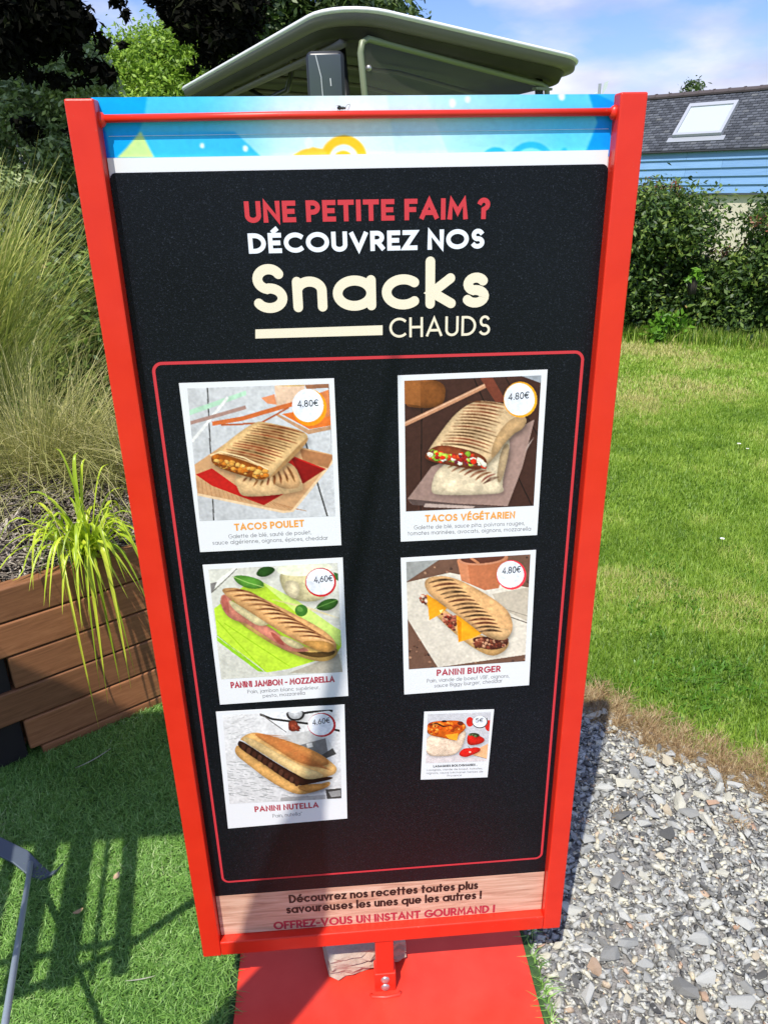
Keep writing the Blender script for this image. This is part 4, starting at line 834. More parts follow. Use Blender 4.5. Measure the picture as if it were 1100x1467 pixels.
# straw mulch pieces
n = 9000; u = rs.uniform(0.03, 1.05, n); v = rs.uniform(.056, .9, n); X = F0.x+fu.x*u+fv.x*v; Y = F0.y+fu.y*u+fv.y*v; Z = .535+.10*np.minimum(1, v/1.2*1.6)+rs.uniform(-.015, .02, n)
L_ = rs.uniform(.015, .05, n); a = rs.uniform(0, 6.28, n); w = rs.uniform(.0012, .004, n); dz = rs.normal(0, .25, n)*L_; wx, wy = -np.sin(a)*w, np.cos(a)*w; lx, ly = np.cos(a)*L_, np.sin(a)*L_
V = np.stack([np.stack([X-wx, Y-wy, Z], 1), np.stack([X+wx, Y+wy, Z+.001], 1), np.stack([X+lx+wx, Y+ly+wy, Z+dz], 1), np.stack([X+lx-wx, Y+ly-wy, Z+dz], 1)], 1).reshape(-1, 3)
o = np_mesh('straw_mulch', V, np.arange(4*n).reshape(-1, 4), F_STRAW, tone=rs.uniform(0, 1, n)); tag(o, 'dry straw mulch over the planter soil', 'mulch', kind='stuff')

# arching yellow-green plant at the planter edge
def strap_leaf(path, w0, fold=.25):
    V, F = [], []; n = len(path)
    for i, p in enumerate(path):
        d = (path[min(i+1, n-1)]-path[max(i-1, 0)]).normalized(); sd = d.cross(Vector((0, 0, 1)))
        sd = sd.normalized() if sd.length > .05 else Vector((1, 0, 0)); up = sd.cross(d).normalized(); t = i/(n-1); w = w0*(.55+.45*min(1, t*4))*(1-t**3*.97)
        V += [p-sd*w/2+up*w*fold, p, p+sd*w/2+up*w*fold]
    for i in range(n-1): b = 3*i; F += [(b, b+1, b+4, b+3), (b+1, b+2, b+5, b+4)]
    return V, F
pc = Vector((-.768, .975, .556))
sedge = thing('sedge_plant', 'bright yellow-green strap-leaved plant spilling over the planter edge', 'plant', tuple(pc))
rl = random.Random(5)
def arch_path(az, reach, rise, drop, n=11, sway=0):
    P_ = []
    for i in range(n):
        t = i/(n-1); r_ = reach*(t**.85); z = rise*math.sin(min(1, t*1.25)*PI/2)*(1) - drop*max(0, t-.42)**1.6*2.6
        aa = az+sway*t; P_.append(Vector((math.cos(aa)*r_, math.sin(aa)*r_, z)))
    return P_
specs = []
for k in range(84):
    az = rl.uniform(0, 2*PI); 
    if rl.random() < .28: az = math.radians(rl.uniform(-115, -20))     # toward the viewer
    reach = rl.uniform(.10, .24); rise = rl.uniform(.07, .19)
    specs.append((az, reach, rise, rl.uniform(.03, .20)))
specs += [(math.radians(-72), .13, .06, .40), (math.radians(-55), .15, .08, .44), (math.radians(-98), .19, .10, .55), (math.radians(-40), .2, .1, .40), (math.radians(-80), .10, .06, .30), (math.radians(-62), .20, .12, .40), (math.radians(-88), .14, .06, .38), (math.radians(175), .30, .10, .12), (math.radians(200), .30, .09, .14), (math.radians(100), .10, .28, 0), (math.radians(140), .11, .30, 0), (math.radians(60), .08, .26, 0), (math.radians(20), .10, .24, 0), (math.radians(160), .20, .20, .05)]
for k, (az, reach, rise, drop) in enumerate(specs):
    P_ = arch_path(az, reach, rise, drop, 12, rl.uniform(-.4, .4)); st = Vector((rl.gauss(0, .018), rl.gauss(0, .018), 0))
    P_ = [p+st for p in P_]
    for p in P_:
        if (p+pc-F0).dot(fv) > -.014: p.z = max(p.z, .005)
    V, F = strap_leaf(P_, rl.uniform(.007, .0145)); tn = rl.uniform(.15, 1)
    o = np_mesh('leaf', np.array([list(v) for v in V]), np.array(F), F_SEDGE, sedge, np.clip(np.full(len(F), tn)+rs.normal(0, .03, len(F)), 0, 1), True)

# feathery ornamental grasses standing in the planter
def feather_grass(name, label, c, n, h, spread, lean, mat, w=.0016, seg=6, up=0.0, cat='ornamental grass', heads=0.0, bias=(0, 0)):
    base = np.stack([rs.normal(0, spread, n), rs.normal(0, spread, n)], 1); az = np.arctan2(base[:, 1], base[:, 0])+rs.normal(0, .7, n); hh = h*rs.uniform(.5, 1.08, n); ln = np.abs(rs.normal(0, 1, n))*lean+.05
    wa = az+PI/2+rs.normal(0, .6, n); V = []; ph = rs.uniform(0, 6.28, n)
    for k in range(seg+1):
        t = k/seg; r_ = hh*ln*t**1.9; x = base[:, 0]*(1+t)+np.cos(az)*r_+bias[0]*t*t*hh+.012*np.sin(ph+5*t)*t; y = base[:, 1]*(1+t)+np.sin(az)*r_+bias[1]*t*t*hh+.012*np.cos(ph+4*t)*t; z = hh*t*(1-.42*np.minimum(ln, 1.4)*t*t)
        ww = w*rs.uniform(.7, 1.1, n)*(1-.75*t)+ (heads*w*(t > .6)*(1-t)*6)
        V.append(np.stack([x-np.cos(wa)*ww, y-np.sin(wa)*ww, z], 1)); V.append(np.stack([x+np.cos(wa)*ww, y+np.sin(wa)*ww, z], 1))
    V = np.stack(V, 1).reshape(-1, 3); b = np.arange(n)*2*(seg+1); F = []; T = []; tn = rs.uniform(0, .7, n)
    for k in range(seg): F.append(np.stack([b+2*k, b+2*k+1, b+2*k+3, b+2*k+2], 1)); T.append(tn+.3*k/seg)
    o = np_mesh(name, V, np.concatenate(F), mat, tone=np.clip(np.concatenate(T), 0, 1)); o.location = c; return tag(o, label, cat)
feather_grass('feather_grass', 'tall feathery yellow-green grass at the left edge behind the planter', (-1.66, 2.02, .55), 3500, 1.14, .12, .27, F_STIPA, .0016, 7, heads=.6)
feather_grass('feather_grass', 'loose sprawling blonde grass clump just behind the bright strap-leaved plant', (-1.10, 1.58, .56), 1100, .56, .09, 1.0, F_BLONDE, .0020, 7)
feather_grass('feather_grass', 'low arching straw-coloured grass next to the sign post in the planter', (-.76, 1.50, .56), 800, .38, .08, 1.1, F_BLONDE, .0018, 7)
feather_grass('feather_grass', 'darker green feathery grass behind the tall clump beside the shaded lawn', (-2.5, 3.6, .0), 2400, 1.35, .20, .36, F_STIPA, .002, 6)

# ------------------------------------------------------------------ CHAIR at the left, ADDED TABLE out of view
chair = thing('folding_chair', 'grey metal folding chair leg and flat foot at the lower left on the turf', 'chair', (-.80, 0, 0))
def gl(p): return (p[0]+.80, p[1], p[2])
bm = bmesh.new(); tube(bm, [gl((-.829, .383, .022)), gl((-.617, -.200, .300)), gl((-.575, -.315, .355))], .0062, 12); from_bm('leg', bm, ROD_METAL, chair, True)
bm = bmesh.new()
pp = [(-1.10, .500, .045, .020), (-.95, .445, .040, .021), (-.86, .402, .024, .021), (-.82, .372, .012, .019), (-.785, .350, .010, .013), (-.763, .356, .016, .008), (-.752, .372, .022, .005)]
prev = None
for x, y, z, hw in pp:
    d = Vector((.85, -.52, 0)).normalized(); nrm = Vector((-d.y, d.x, 0)); q0 = Vector(gl((x, y, z)))
    r_ = [bm.verts.new(q0+nrm*hw+Vector((0, 0, .003))), bm.verts.new(q0-nrm*hw+Vector((0, 0, .003))), bm.verts.new(q0-nrm*hw-Vector((0, 0, .004))), bm.verts.new(q0+nrm*hw-Vector((0, 0, .004)))]
    if prev:
        for i in range(4): bm.faces.new((prev[i], prev[(i+1) % 4], r_[(i+1) % 4], r_[i]))
    else: bm.faces.new(r_)
    prev = r_
bm.faces.new(prev[::-1]); o = from_bm('foot_plate', bm, GREY_METAL, chair)
md = o.modifiers.new('soft', 'BEVEL'); md.width = .002; md.segments = 2
bm = bmesh.new(); tube(bm, [gl(p) for p in ((-.575, -.315, .355), (-1.0, -.315, .355), (-1.0, -.72, .36), (-.575, -.72, .36), (-.575, -.315, .355))], .009, 10); from_bm('seat_frame', bm, GREY_METAL, chair, True)
bx('seat', gl((-.985, -.71, .352)), gl((-.59, -.33, .362)), plain('seat_fabric', (.08, .09, .10), .8), chair, .003)
bm = bmesh.new(); tube(bm, [gl(p) for p in ((-.575, -.72, .36), (-.575, -.86, .82), (-1.0, -.86, .82), (-1.0, -.72, .36))], .009, 10); from_bm('back_frame', bm, GREY_METAL, chair, True)
bm = bmesh.new(); tube(bm, [gl((-.60, -.70, .34)), gl((-.60, -.82, .02))], .007, 10); from_bm('leg', bm, ROD_METAL, chair, True)
bm = bmesh.new(); tube(bm, [gl((-.98, -.70, .34)), gl((-.98, -.82, .02))], .007, 10); from_bm('leg', bm, ROD_METAL, chair, True)
bm = bmesh.new(); tube(bm, [gl((-.98, -.33, .35)), gl((-1.06, .30, .03))], .007, 10); from_bm('leg', bm, ROD_METAL, chair, True)

tab = thing('added_slat_table', 'added unseen slatted table that casts the striped shadow on the turf', 'shadow caster', (-.95, -.1, 0))  # added out of view, slats laid out to cast the turf stripes
def tl(p): return (p[0]+.95, p[1]+.1, p[2])
bdir = Vector((-.065, .41, 0)).normalized(); bper = Vector((bdir.y, -bdir.x, 0))
org = Vector((-.755, -.33, .80))
for off, wd in ((0, .034), (-.056, .010), (-.118, .056), (-.205, .052), (-.285, .030), (-.345, .055), (-.43, .055)):
    a = org+bper*off; b = a+bdir*.62
    bm = bmesh.new(); c_ = (a+b)/2; box(bm, tl((c_.x, c_.y, c_.z)), (wd, .62, .012), Matrix.Rotation(math.atan2(-bdir.x, bdir.y), 3, 'Z')); from_bm('slat', bm, GREY_METAL, tab)
bm = bmesh.new(); tube(bm, [tl((-.61, -.13, .74)), tl((-.72, -.235, .78)), tl((-.83, -.30, .785)), tl((-1.02, -.375, .785)), tl((-1.25, -.5, .785))], .011, 8); from_bm('brace', bm, GREY_METAL, tab, True)
bm = bmesh.new(); tube(bm, [tl((-.74, -.24, .783)), tl((-.90, -.26, .783)), tl((-1.25, -.30, .783))], .009, 8); from_bm('brace', bm, GREY_METAL, tab, True)
for x, y in ((-1.23, -.40), (-1.28, .20), (-1.02, .25)):
    bm = bmesh.new(); tube(bm, [tl((x, y, .79)), tl((x-.02, y, .0))], .011, 10); from_bm('leg', bm, GREY_METAL, tab, True)

# added slab out of view at left, casts the broad turf shade
pg = thing('added_shade_slab', 'added unseen boarded slab on posts that casts the broad shade on the turf', 'shade caster', (-2.2, -.4, 0))
bx('shade_board', (-.6, -.30, 2.20), (1.27, .20, 2.225), GREYWOOD, pg)
for x in (-.55, .6): bx('post', (x, -.30, 0), (x+.07, -.23, 2.2), GREYWOOD, pg)
# added unseen pole, leaned and tapered to cast the band on the sign
bm = bmesh.new(); sp = Vector((-.166, .083, 0)) - Vector((.446, .895, 0))*.9
def pole_pt(h):
    n_ = -.185+.155*(h-1.54); return Vector((.895*n_, -.446*n_, h)) - Vector((.446, .895, 0))*.9
tube(bm, [pole_pt(h) for h in (0, .8, 1.55, 1.8, 1.98, 2.2, 2.9)], [.075, .072, .068, .046, .020, .012, .005], 14); pole = from_bm('added_shadow_pole', bm, GREYWOOD, None, True); tag(pole, 'added unseen leaning pole that casts the dark band across the sign base', 'pole')

# small litter on the turf
def litter(name, label, x, y, l, w, az, mat, cat, curl=.3):
    bm = bmesh.new(); P_ = [Vector((math.cos(az)*l*(t-.5), math.sin(az)*l*(t-.5), .022+curl*l*(t-.5)**2*2)) for t in np.linspace(0, 1, 6)]; sd = Vector((-math.sin(az), math.cos(az), .1))
    A = [bm.verts.new(p+sd*w/2*math.sin(PI*(.08+.84*i/5))) for i, p in enumerate(P_)]; B = [bm.verts.new(p-sd*w/2*math.sin(PI*(.08+.84*i/5))) for i, p in enumerate(P_)]
    for i in range(5): bm.faces.new((A[i], A[i+1], B[i+1], B[i]))
    o = from_bm(name, bm, mat); o.location = (x, y, 0); md = o.modifiers.new('thick', 'SOLIDIFY'); md.thickness = .0008; return tag(o, label, cat)
LEAF1 = plain('dry_leaf', (.55, .38, .22), .7); LEAF2 = plain('brown_leaf', (.40, .27, .13), .7); STRAW = plain('straw', (.35, .34, .26), .6)
litter('fallen_leaf', 'small pale dry leaf between the shadow bars on the turf', -.612, .325, .020, .013, 1.2, LEAF1, 'leaf')
litter('fallen_leaf', 'small brown leaf with a stalk left of the thin shadow bar', -.675, .235, .022, .010, .5, LEAF2, 'leaf')
litter('straw_stalk', 'long pale straw stalk on the shaded turf in front of the planter', -.775, .74, .11, .003, .75, STRAW, 'straw', .1)
litter('straw_stalk', 'thin pale straw lying on the sunlit turf near the base plate', -.50, .06, .06, .002, .1, STRAW, 'straw', .1)

# ------------------------------------------------------------------ DAISIES
DW = plain('petal_white', (.82, .82, .80), .6); DY = plain('daisy_centre', (.7, .5, .05), .6); DS = plain('daisy_stem', (.08, .14, .03), .6)
def daisy(x, y, h, r, label):
    t = thing('daisy', label, 'flower', (x, y, 0), 0)
    bm = bmesh.new(); tube(bm, [(0, 0, -.01), (.004, 0, h*.6), (0, 0, h)], .0012, 6); from_bm('stem', bm, DS, t)
    bm = bmesh.new()
    for k in range(13):
        a = 2*PI*k/13; d = Vector((math.cos(a), math.sin(a), .25)); s_ = Vector((-math.sin(a), math.cos(a), 0)); c_ = Vector((0, 0, h)); bm.faces.new([bm.verts.new(c_+p) for p in (d*r*.15, d*r*.7-s_*r*.18, d*r, d*r*.7+s_*r*.18)])
    from_bm('petals', bm, DW, t); bm = bmesh.new(); bmesh.ops.create_uvsphere(bm, u_segments=8, v_segments=6, radius=r*.3, matrix=Matrix.Translation((0, 0, h+r*.1)) @ Matrix.Diagonal((1, 1, .6, 1))); from_bm('centre', bm, DY, t, True)
# ------------------------------------------------------------------ far things
def gp_(px, py, z=0.0):
    d = _R @ np.array([(px-550)/1090, -(py-733.5)/1090, -1.0]); t = (z-_C[2])/d[2]; p = _C+t*d; return float(p[0]), float(p[1])
daisy(*gp_(1034, 772, .06), .06, .011, 'nearest white daisy standing up from the lawn')
daisy(*gp_(1058, 636, .05), .05, .013, 'farther white daisy on the lawn, left one of a pair')
daisy(*gp_(1070, 643, .05), .05, .009, 'smaller daisy just right of the far white daisy on the lawn')

def leaf_cloud(name, centres, radii, n, size, mat, parent=None, squash=.85, shell=.55, tone_bias=0.0, down=0.0, sun_tone=0.15):
    """leaves spread through a set of uneven clumps"""
    C_ = np.array(centres); R_ = np.array(radii); pr_ = R_**2.2; pr_ = pr_/pr_.sum(); k = rs.choice(len(C_), n, p=pr_)
    d = rs.normal(0, 1, (n, 3)); d /= np.linalg.norm(d, axis=1)[:, None]; r_ = R_[k]*(shell+(1-shell)*rs.uniform(0, 1, n)**.6)*(1+.25*rs.normal(0, 1, n))
    P_ = C_[k]+d*r_[:, None]*np.array([1, 1, squash]); P_[:, 2] -= down*rs.uniform(0, 1, n)
    nr = d*.6+rs.normal(0, .6, (n, 3))+np.array([0, 0, .45]); nr /= np.linalg.norm(nr, axis=1)[:, None]; t1 = np.cross(nr, rs.normal(0, 1, (n, 3))); t1 /= np.linalg.norm(t1, axis=1)[:, None]; t2 = np.cross(nr, t1)
    s = size*rs.uniform(.55, 1.25, n)[:, None]
    V = np.stack([P_-t1*s, P_-t2*s*.42+nr*s*.12, P_+t1*s, P_+t2*s*.42+nr*s*.12], 1).reshape(-1, 3)
    tn = np.clip(rs.uniform(0, .8, n)+.2*rs.uniform(0, 1, len(C_))[k]+tone_bias, 0, 1)
    return np_mesh(name, V, np.arange(4*n).reshape(-1, 4), mat, parent, tn)
def tree(name, label, base, h, r, mat, bmat, n, leaf, crown_z=.35, nclump=26, trunk=.14, seed=1, squash=1.0, cat='tree', clumps=None, lean=(0, 0)):
    g = random.Random(seed); t = thing(name, label, cat, base)
    bm = bmesh.new(); top = Vector((lean[0], lean[1], h*.8)); tube(bm, [(0, 0, -.1), (lean[0]*.2, lean[1]*.2, h*.3), tuple(top*.75), tuple(top)], [trunk, trunk*.8, trunk*.45, trunk*.15], 9)
    cs_, rs_ = [], []
    if clumps: cs_, rs_ = [c_[:3] for c_ in clumps], [c_[3] for c_ in clumps]
    else:
        for k in range(nclump):
            a = g.uniform(0, 6.28); u = g.random(); z = h*(crown_z+(1-crown_z)*u); rr_ = r*math.sqrt(max(.08, 1-((u-.4)/.62)**2))*g.uniform(.45, 1.0)
            cs_.append((lean[0]*u+math.cos(a)*rr_, lean[1]*u+math.sin(a)*rr_, z)); rs_.append(r*g.uniform(.20, .40))
    for k, c_ in enumerate(cs_):
        if (k % 2 == 0 and not clumps) or (clumps and c_[2] > 4.6):
            s_ = Vector((0, 0, 0))+top*(.92 if clumps else min(.9, max(.25, c_[2]/h*.6))); e = Vector(c_); m_ = (s_+e)/2+Vector((0, 0, (.02 if clumps else -.04)*h)); tube(bm, [tuple(s_), tuple(m_), tuple(e)], [trunk*.35, trunk*.2, trunk*.06], 6)
    from_bm('trunk', bm, bmat, t, True); leaf_cloud('crown', cs_, rs_, n, leaf, mat, t, squash); return t
def at(px, py, y):
    d = _R @ np.array([(px-550)/1090, -(py-733.5)/1090, -1.0]); t = (y-_C[1])/d[1]; return tuple(float(v) for v in _C+t*d)
# dark-leaved tree: its nearly black boughs hang across the upper left
db = (-4.6, 8.4, 0)
dc = []
g = random.Random(2)
def bough(px, py, y, r, k=3, sp=.25):
    x, yy, z = at(px, py, y)
    for _ in range(k): dc.append((x-db[0]+g.gauss(0, sp), yy-db[1]+g.gauss(0, sp), z+g.gauss(0, sp*.4), r*g.uniform(.5, .9)))
for px, py, r, k in ((20, 20, .42, 4), (70, 10, .38, 4), (10, 60, .30, 3), (60, 45, .28, 3), (105, 22, .24, 3), (118, 50, .16, 2), (150, 64, .10, 2), (178, 66, .07, 2), (95, 82, .17, 2), (120, 98, .15, 2), (148, 106, .13, 2), (60, 78, .16, 2), (45, 112, .13, 2), (85, 118, .13, 3), (118, 116, .12, 2), (30, 185, .16, 2), (105, 190, .16, 2)):
    bough(px, py, 7.4, r*.72, k, r*.35)
for px, py, r, k in ((172, 4, .10, 2), (178, 22, .08, 2), (232, -5, .18, 3), (245, 20, .18, 3), (270, 10, .30, 4), (300, 30, .30, 4), (330, 60, .26, 4), (300, 80, .22, 3), (285, 100, .12, 2), (330, 5, .34, 4), (262, 40, .16, 2), (315, 105, .13, 2), (350, 30, .2, 3)):
    bough(px, py, 8.2, r*.72, k, r*.35)
for _ in range(10): dc.append((g.uniform(-3, 3.4), g.uniform(-1.2, 2), g.uniform(4.9, 7.2), g.uniform(.5, .8)))
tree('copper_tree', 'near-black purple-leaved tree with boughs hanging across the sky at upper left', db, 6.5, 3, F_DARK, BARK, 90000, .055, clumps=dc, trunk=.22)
tree('lime_green_tree', 'bright yellow-green tree glowing in the sun between dark boughs', (at(205, 100, 15.5)[0], 15.5, 0), 3.75, 1.6, F_LIME, BARK, 80000, .052, .1, 40, .13, 4)
tree('birch_tree', 'grey-green birch with pale slender trunk at the far left', (at(30, 150, 10.5)[0], 10.5, 0), 3.6, 1.1, F_BIRCH, BIRCHBARK, 42000, .05, .12, 40, .05, 8)
tree('birch_tree', 'second grey-green birch standing right of the far left one', (at(112, 150, 11.5)[0], 11.5, 0), 3.35, .75, F_BIRCH, BIRCHBARK, 24000, .05, .12, 28, .05, 12)
tree('leafy_tree', 'tall mid-green tree with sky holes behind the vehicle roof', (at(455, 60, 16.5)[0], 16.5, 0), 5.9, 2.0, F_MID, BARK, 42000, .085, .25, 42, .16, 6)
tree('leafy_tree', 'broad mid-green tree behind the near-black boughs left of the vehicle', (at(320, 60, 18.5)[0], 18.5, 0), 5.1, 1.9, F_MID, BARK, 26000, .09, .15, 36, .16, 16)
tree('leafy_tree', 'distant green tree low behind the tall grass at the left edge', (at(15, 200, 20)[0], 20, 0), 5.2, 2.0, F_MID, BARK, 20000, .09, .0, 34, .16, 26)
tree('leafy_tree', 'distant green tree behind the birches just left of the sign top', (at(105, 200, 22)[0], 22, 0), 5.0, 1.9, F_MID, BARK, 18000, .09, .0, 32, .16, 28)
tree('leafy_tree', 'small green treetop showing above the slate roof ridge', (10.6, 22.5, 0), 3.72, .9, F_MID, BARK, 7000, .07, .5, 18, .10, 18)
def shrub(name, label, base, w, d, h, mat, n, leaf, seed, cat='shrub', tips=0, nc=26, bias=0.0):
    g = random.Random(seed); t = thing(name, label, cat, base); cs_, rs_ = [], []
    for k in range(nc):
        u, v_, s_ = g.uniform(-1, 1), g.uniform(-1, 1), g.random()
        f = math.sqrt(max(.1, 1-u*u*.7)); cs_.append((u*w/2*.82, v_*d/2*.8, .12*h+s_*h*.74*f)); rs_.append(g.uniform(.16, .28)*min(w, h))
    bm = bmesh.new()
    for k in range(min(6, nc)): e = cs_[k]; tube(bm, [(e[0]*.2, e[1]*.2, -.05), (e[0]*.6, e[1]*.6, e[2]*.5), e], [.03, .02, .006], 6)
    from_bm('stem', bm, BARK, t, True); leaf_cloud('foliage', cs_, rs_, n, leaf, mat, t, .95, .4, bias)
    if tips:
        bm = bmesh.new(); P_ = []
        for k in range(tips):
            x, y = g.uniform(-w/2, w/2)*.8, g.uniform(-d/2, d/2)*.5; z0 = h*.72; z1 = h*(1.0-.35*abs(x/w*2)**2)+g.uniform(-.05, .12); ex = x+g.gauss(0, .06)
            tube(bm, [(x, y, z0), ((x+ex)/2, y, (z0+z1)/2), (ex, y, z1)], [.005, .004, .002], 5)
            for j in range(14): u = g.uniform(.35, 1); P_.append((x+(ex-x)*u, y, z0+(z1-z0)*u))
        from_bm('shoots', bm, BARK, t, True); leaf_cloud('shoot_leaves', P_, [.05]*len(P_), len(P_)*3, leaf*.8, mat, t, 1, .5, .35)
    return t
shrub('hedge_bush', 'tall dark green hedge bush with reddish tips in front of the blue boards', (3.32, 7.05, 0), 1.42, .9, 1.42, F_HEDGE, 30000, .034, 21, 'bush', 26)
shrub('hedge_bush', 'dark green hedge bush at the right edge of the photo', (4.52, 6.45, 0), 1.22, .9, 1.38, F_HEDGE, 28000, .034, 22, 'bush', 18)
shrub('hedge_bush', 'lower hedge bush filling the dip between the two taller ones', (3.98, 6.90, 0), .80, .6, .86, F_HEDGE, 15000, .034, 23, 'bush', 6)
shrub('hedge_bush', 'hedge bush partly hidden behind the red sign post', (2.2, 7.6, 0), 1.4, .9, 1.30, F_HEDGE, 13000, .034, 24, 'bush', 8)
shrub('bright_weed', 'bright green broad-leaved climber at the foot of the tall hedge bush', at(968, 470, 6.45)[:2]+(0.0,), .62, .2, .42, F_BRIGHT, 260, .050, 31, 'climber', 0, 8)
shrub('bright_weed', 'small spray of bright leaves halfway up the tall hedge bush', (at(1000, 400, 6.4)[0], 6.5, .50), .42, .14, .18, F_BRIGHT, 90, .045, 33, 'climber', 0, 5)
# undergrowth on the left
shrub('undergrowth_shrub', 'dark shaded shrub left of the sign at head height', (-2.95, 6.6, 0), 2.2, 1.1, 1.65, F_UNDER, 22000, .045, 41)
shrub('undergrowth_shrub', 'dark shrub beyond the tall grass at the left edge', (-4.4, 7.0, 0), 2.0, 1.2, 1.8, F_UNDER, 20000, .045, 42)
shrub('undergrowth_shrub', 'sunlit low green shrub touching the left sign post', (-1.75, 4.6, 0), 1.0, .6, 1.2, F_HEDGE, 9000, .034, 43)
shrub('undergrowth_shrub', 'small sunny shrub with leafy top behind the feathery grass', (-2.55, 5.4, 0), 1.2, .6, 1.3, F_HEDGE, 9000, .034, 44)
shrub('undergrowth_shrub', 'dark bush behind the vehicle', (-.9, 8.5, 0), 2.6, 1.2, 1.7, F_UNDER, 16000, .05, 45)

# ------------------------------------------------------------------ HOUSE
K = 1.3
def hk(p): return _C+(np.array(p)-_C)*K
E0 = hk((5.005, 11.616, 1.877)); u3 = Vector((.69, -.725, 0)).normalized(); b3 = Vector((.725, .69, 0)).normalized()
house = thing('slate_roof_house', 'low house with grey slate roof, blue boarded upper wall and cream lower wall', 'house', (float(E0[0]), float(E0[1]), 0), math.atan2(u3.y, u3.x))
# local frame: x along the wall (towards the right of the photo), y into the house
ze = float(E0[2]); zs = float(hk((5, 11.62, 1.285))[2]); X0, X1 = -3.2, 5.2; DEP = 4.2
SL = math.radians(41); rl_ = 1.63; ry, rz_ = rl_*math.cos(SL), rl_*math.sin(SL)
CREAM = plain('cream_render', (.62, .56, .44), .9)
def render_mat():
    m = M('cream_wall_render'); v = m.coord('Object'); f = m.noise(v, 30, 5); m.base(m.ramp(f, [(.3, (.56, .50, .38)), (.7, (.66, .60, .48))])); m.set(Roughness=.92); m.bump(f, .3, .004); return m.m
bx('wall', (X0+.05, .09, -.2), (X1-.05, DEP-.2, ze-.06), render_mat(), house)
def board_mat():
    m = M('blue_painted_board'); v = m.coord('Object', (.6, 4, 8)); f = m.noise(v, 6, 5); c = m.ramp(f, [(.3, (.17, .33, .58)), (.7, (.22, .40, .66))]); m.base(m.mix(1., c, m.ramp(m.orand(), [(0, (.88, .9, .92)), (1, (1.06, 1.05, 1.03))]), 'MULTIPLY')); m.set(Roughness=.55); m.bump(f, .2, .002); return m.m
BOARD = board_mat(); nb = 5; bh = (ze-.02-zs)/nb
for k in range(nb):
    z0 = zs+k*bh
    for xa, xb in (((X0, .8+k % 2*.7), (.804+k % 2*.7, X1))):
        bm = bmesh.new(); L0 = xb-xa
        vs = [bm.verts.new(p) for p in ((-L0/2, .035, 0), (-L0/2, .060, 0), (-L0/2, .060, bh+.02), (-L0/2, .050, bh+.02))]; ve = [bm.verts.new((L0/2, v.co.y, v.co.z)) for v in vs]
        vs[0].co.y = ve[0].co.y = .018; bm.faces.new(vs); bm.faces.new(ve[::-1])
        for i in range(4): bm.faces.new((vs[i], vs[(i+1) % 4], ve[(i+1) % 4], ve[i]))
        o = from_bm('board', bm, BOARD, house); o.location = ((xa+xb)/2, 0.0, z0+.003)
bx('drip_trim', (X0, .01, zs-.03), (X1, .088, zs-.002), plain('dark_trim', (.06, .07, .09), .6), house)
bx('gutter', (X0-.05, -.035, ze-.035), (X1+.05, .018, ze-.004), plain('dark_gutter', (.025, .027, .03), .5), house, .01)
SLATE_BASE = plain('roof_underlay', (.03, .032, .036), .9)
bm = bmesh.new(); vs = [bm.verts.new(p) for p in ((X0, -.02, ze-.01), (X1, -.02, ze-.01), (X1, ry, ze+rz_-.01), (X0, ry, ze+rz_-.01), (X0, 2*ry+.02, ze-.01), (X1, 2*ry+.02, ze-.01))]
bm.faces.new((vs[0], vs[1], vs[2], vs[3])); bm.faces.new((vs[3], vs[2], vs[5], vs[4])); bm.faces.new((vs[0], vs[3], vs[4])); bm.faces.new((vs[1], vs[5], vs[2])); roof = from_bm('roof', bm, SLATE_BASE, house)
def slate_mat():
    m = M('roof_slate'); c = m.ramp(m.attr('tone').outputs['Fac'], [(0, (.04, .045, .058)), (.5, (.07, .078, .098)), (.9, (.11, .12, .145)), (1, (.14, .145, .15))]); f = m.noise(m.coord('Object'), 25, 5); m.base(m.mix(1., c, m.ramp(f, [(.3, (.75, .75, .75)), (.7, (1.15, 1.15, 1.12))]), 'MULTIPLY')); m.set(Roughness=.7); m.bump(f, .3, .003); return m.m
V, F, T = [], [], []; rows_ = 22; cw = .125
for r_ in range(rows_):
    d0 = r_*rl_/rows_; d1 = d0+rl_/rows_*1.25
    for k in range(int((X1-X0)/cw)+1):
        x = X0+k*cw+(cw/2 if r_ % 2 else 0); w2 = cw-.008; j = rnd.uniform(-.004, .004); b = len(V); d1c = min(d1, rl_)
        for (xx, dd, up) in ((x, d0+j, .020), (x+w2, d0+j, .020), (x+w2, d1c, .006), (x, d1c, .006), (x, d0+j, .008), (x+w2, d0+j, .008)):
            V.append((min(xx, X1+.05), dd*math.cos(SL)-up*math.sin(SL), ze+dd*math.sin(SL)+up*math.cos(SL)+.002))
        F += [(b, b+1, b+2, b+3), (b+4, b+5, b+1, b)]; T += [0, 0]; tt = rnd.random(); T[-2] = T[-1] = tt
tag(np_mesh('roof_slates', V, F, slate_mat(), roof, T), kind='stuff')
RIDGE = plain('ridge_tile', (.075, .06, .06), .8)
rm = None
for k in range(int((X1-X0)/.30)):
    x = X0+k*.30
    if rm is None:
        bm = bmesh.new(); A = []
        for xx, sc in ((0, 1.0), (.285, .94), (.285, 1.12), (.32, 1.12)):
            A.append([bm.verts.new((xx, .10*sc*math.cos(a), .07*sc*math.sin(a))) for a in np.linspace(-.35, PI+.35, 9)])
        for i in range(3):
            for j in range(8): bm.faces.new((A[i][j], A[i+1][j], A[i+1][j+1], A[i][j+1]))
        bmesh.ops.recalc_face_normals(bm, faces=bm.faces); rm = bpy.data.meshes.new('ridge_tile'); bm.to_mesh(rm); bm.free(); rm.materials.append(RIDGE)
    o = bpy.data.objects.new('ridge_tile', rm); col.objects.link(o); o.parent = roof; o.location = (x, ry, ze+rz_-.01+rnd.uniform(-.004, .004))
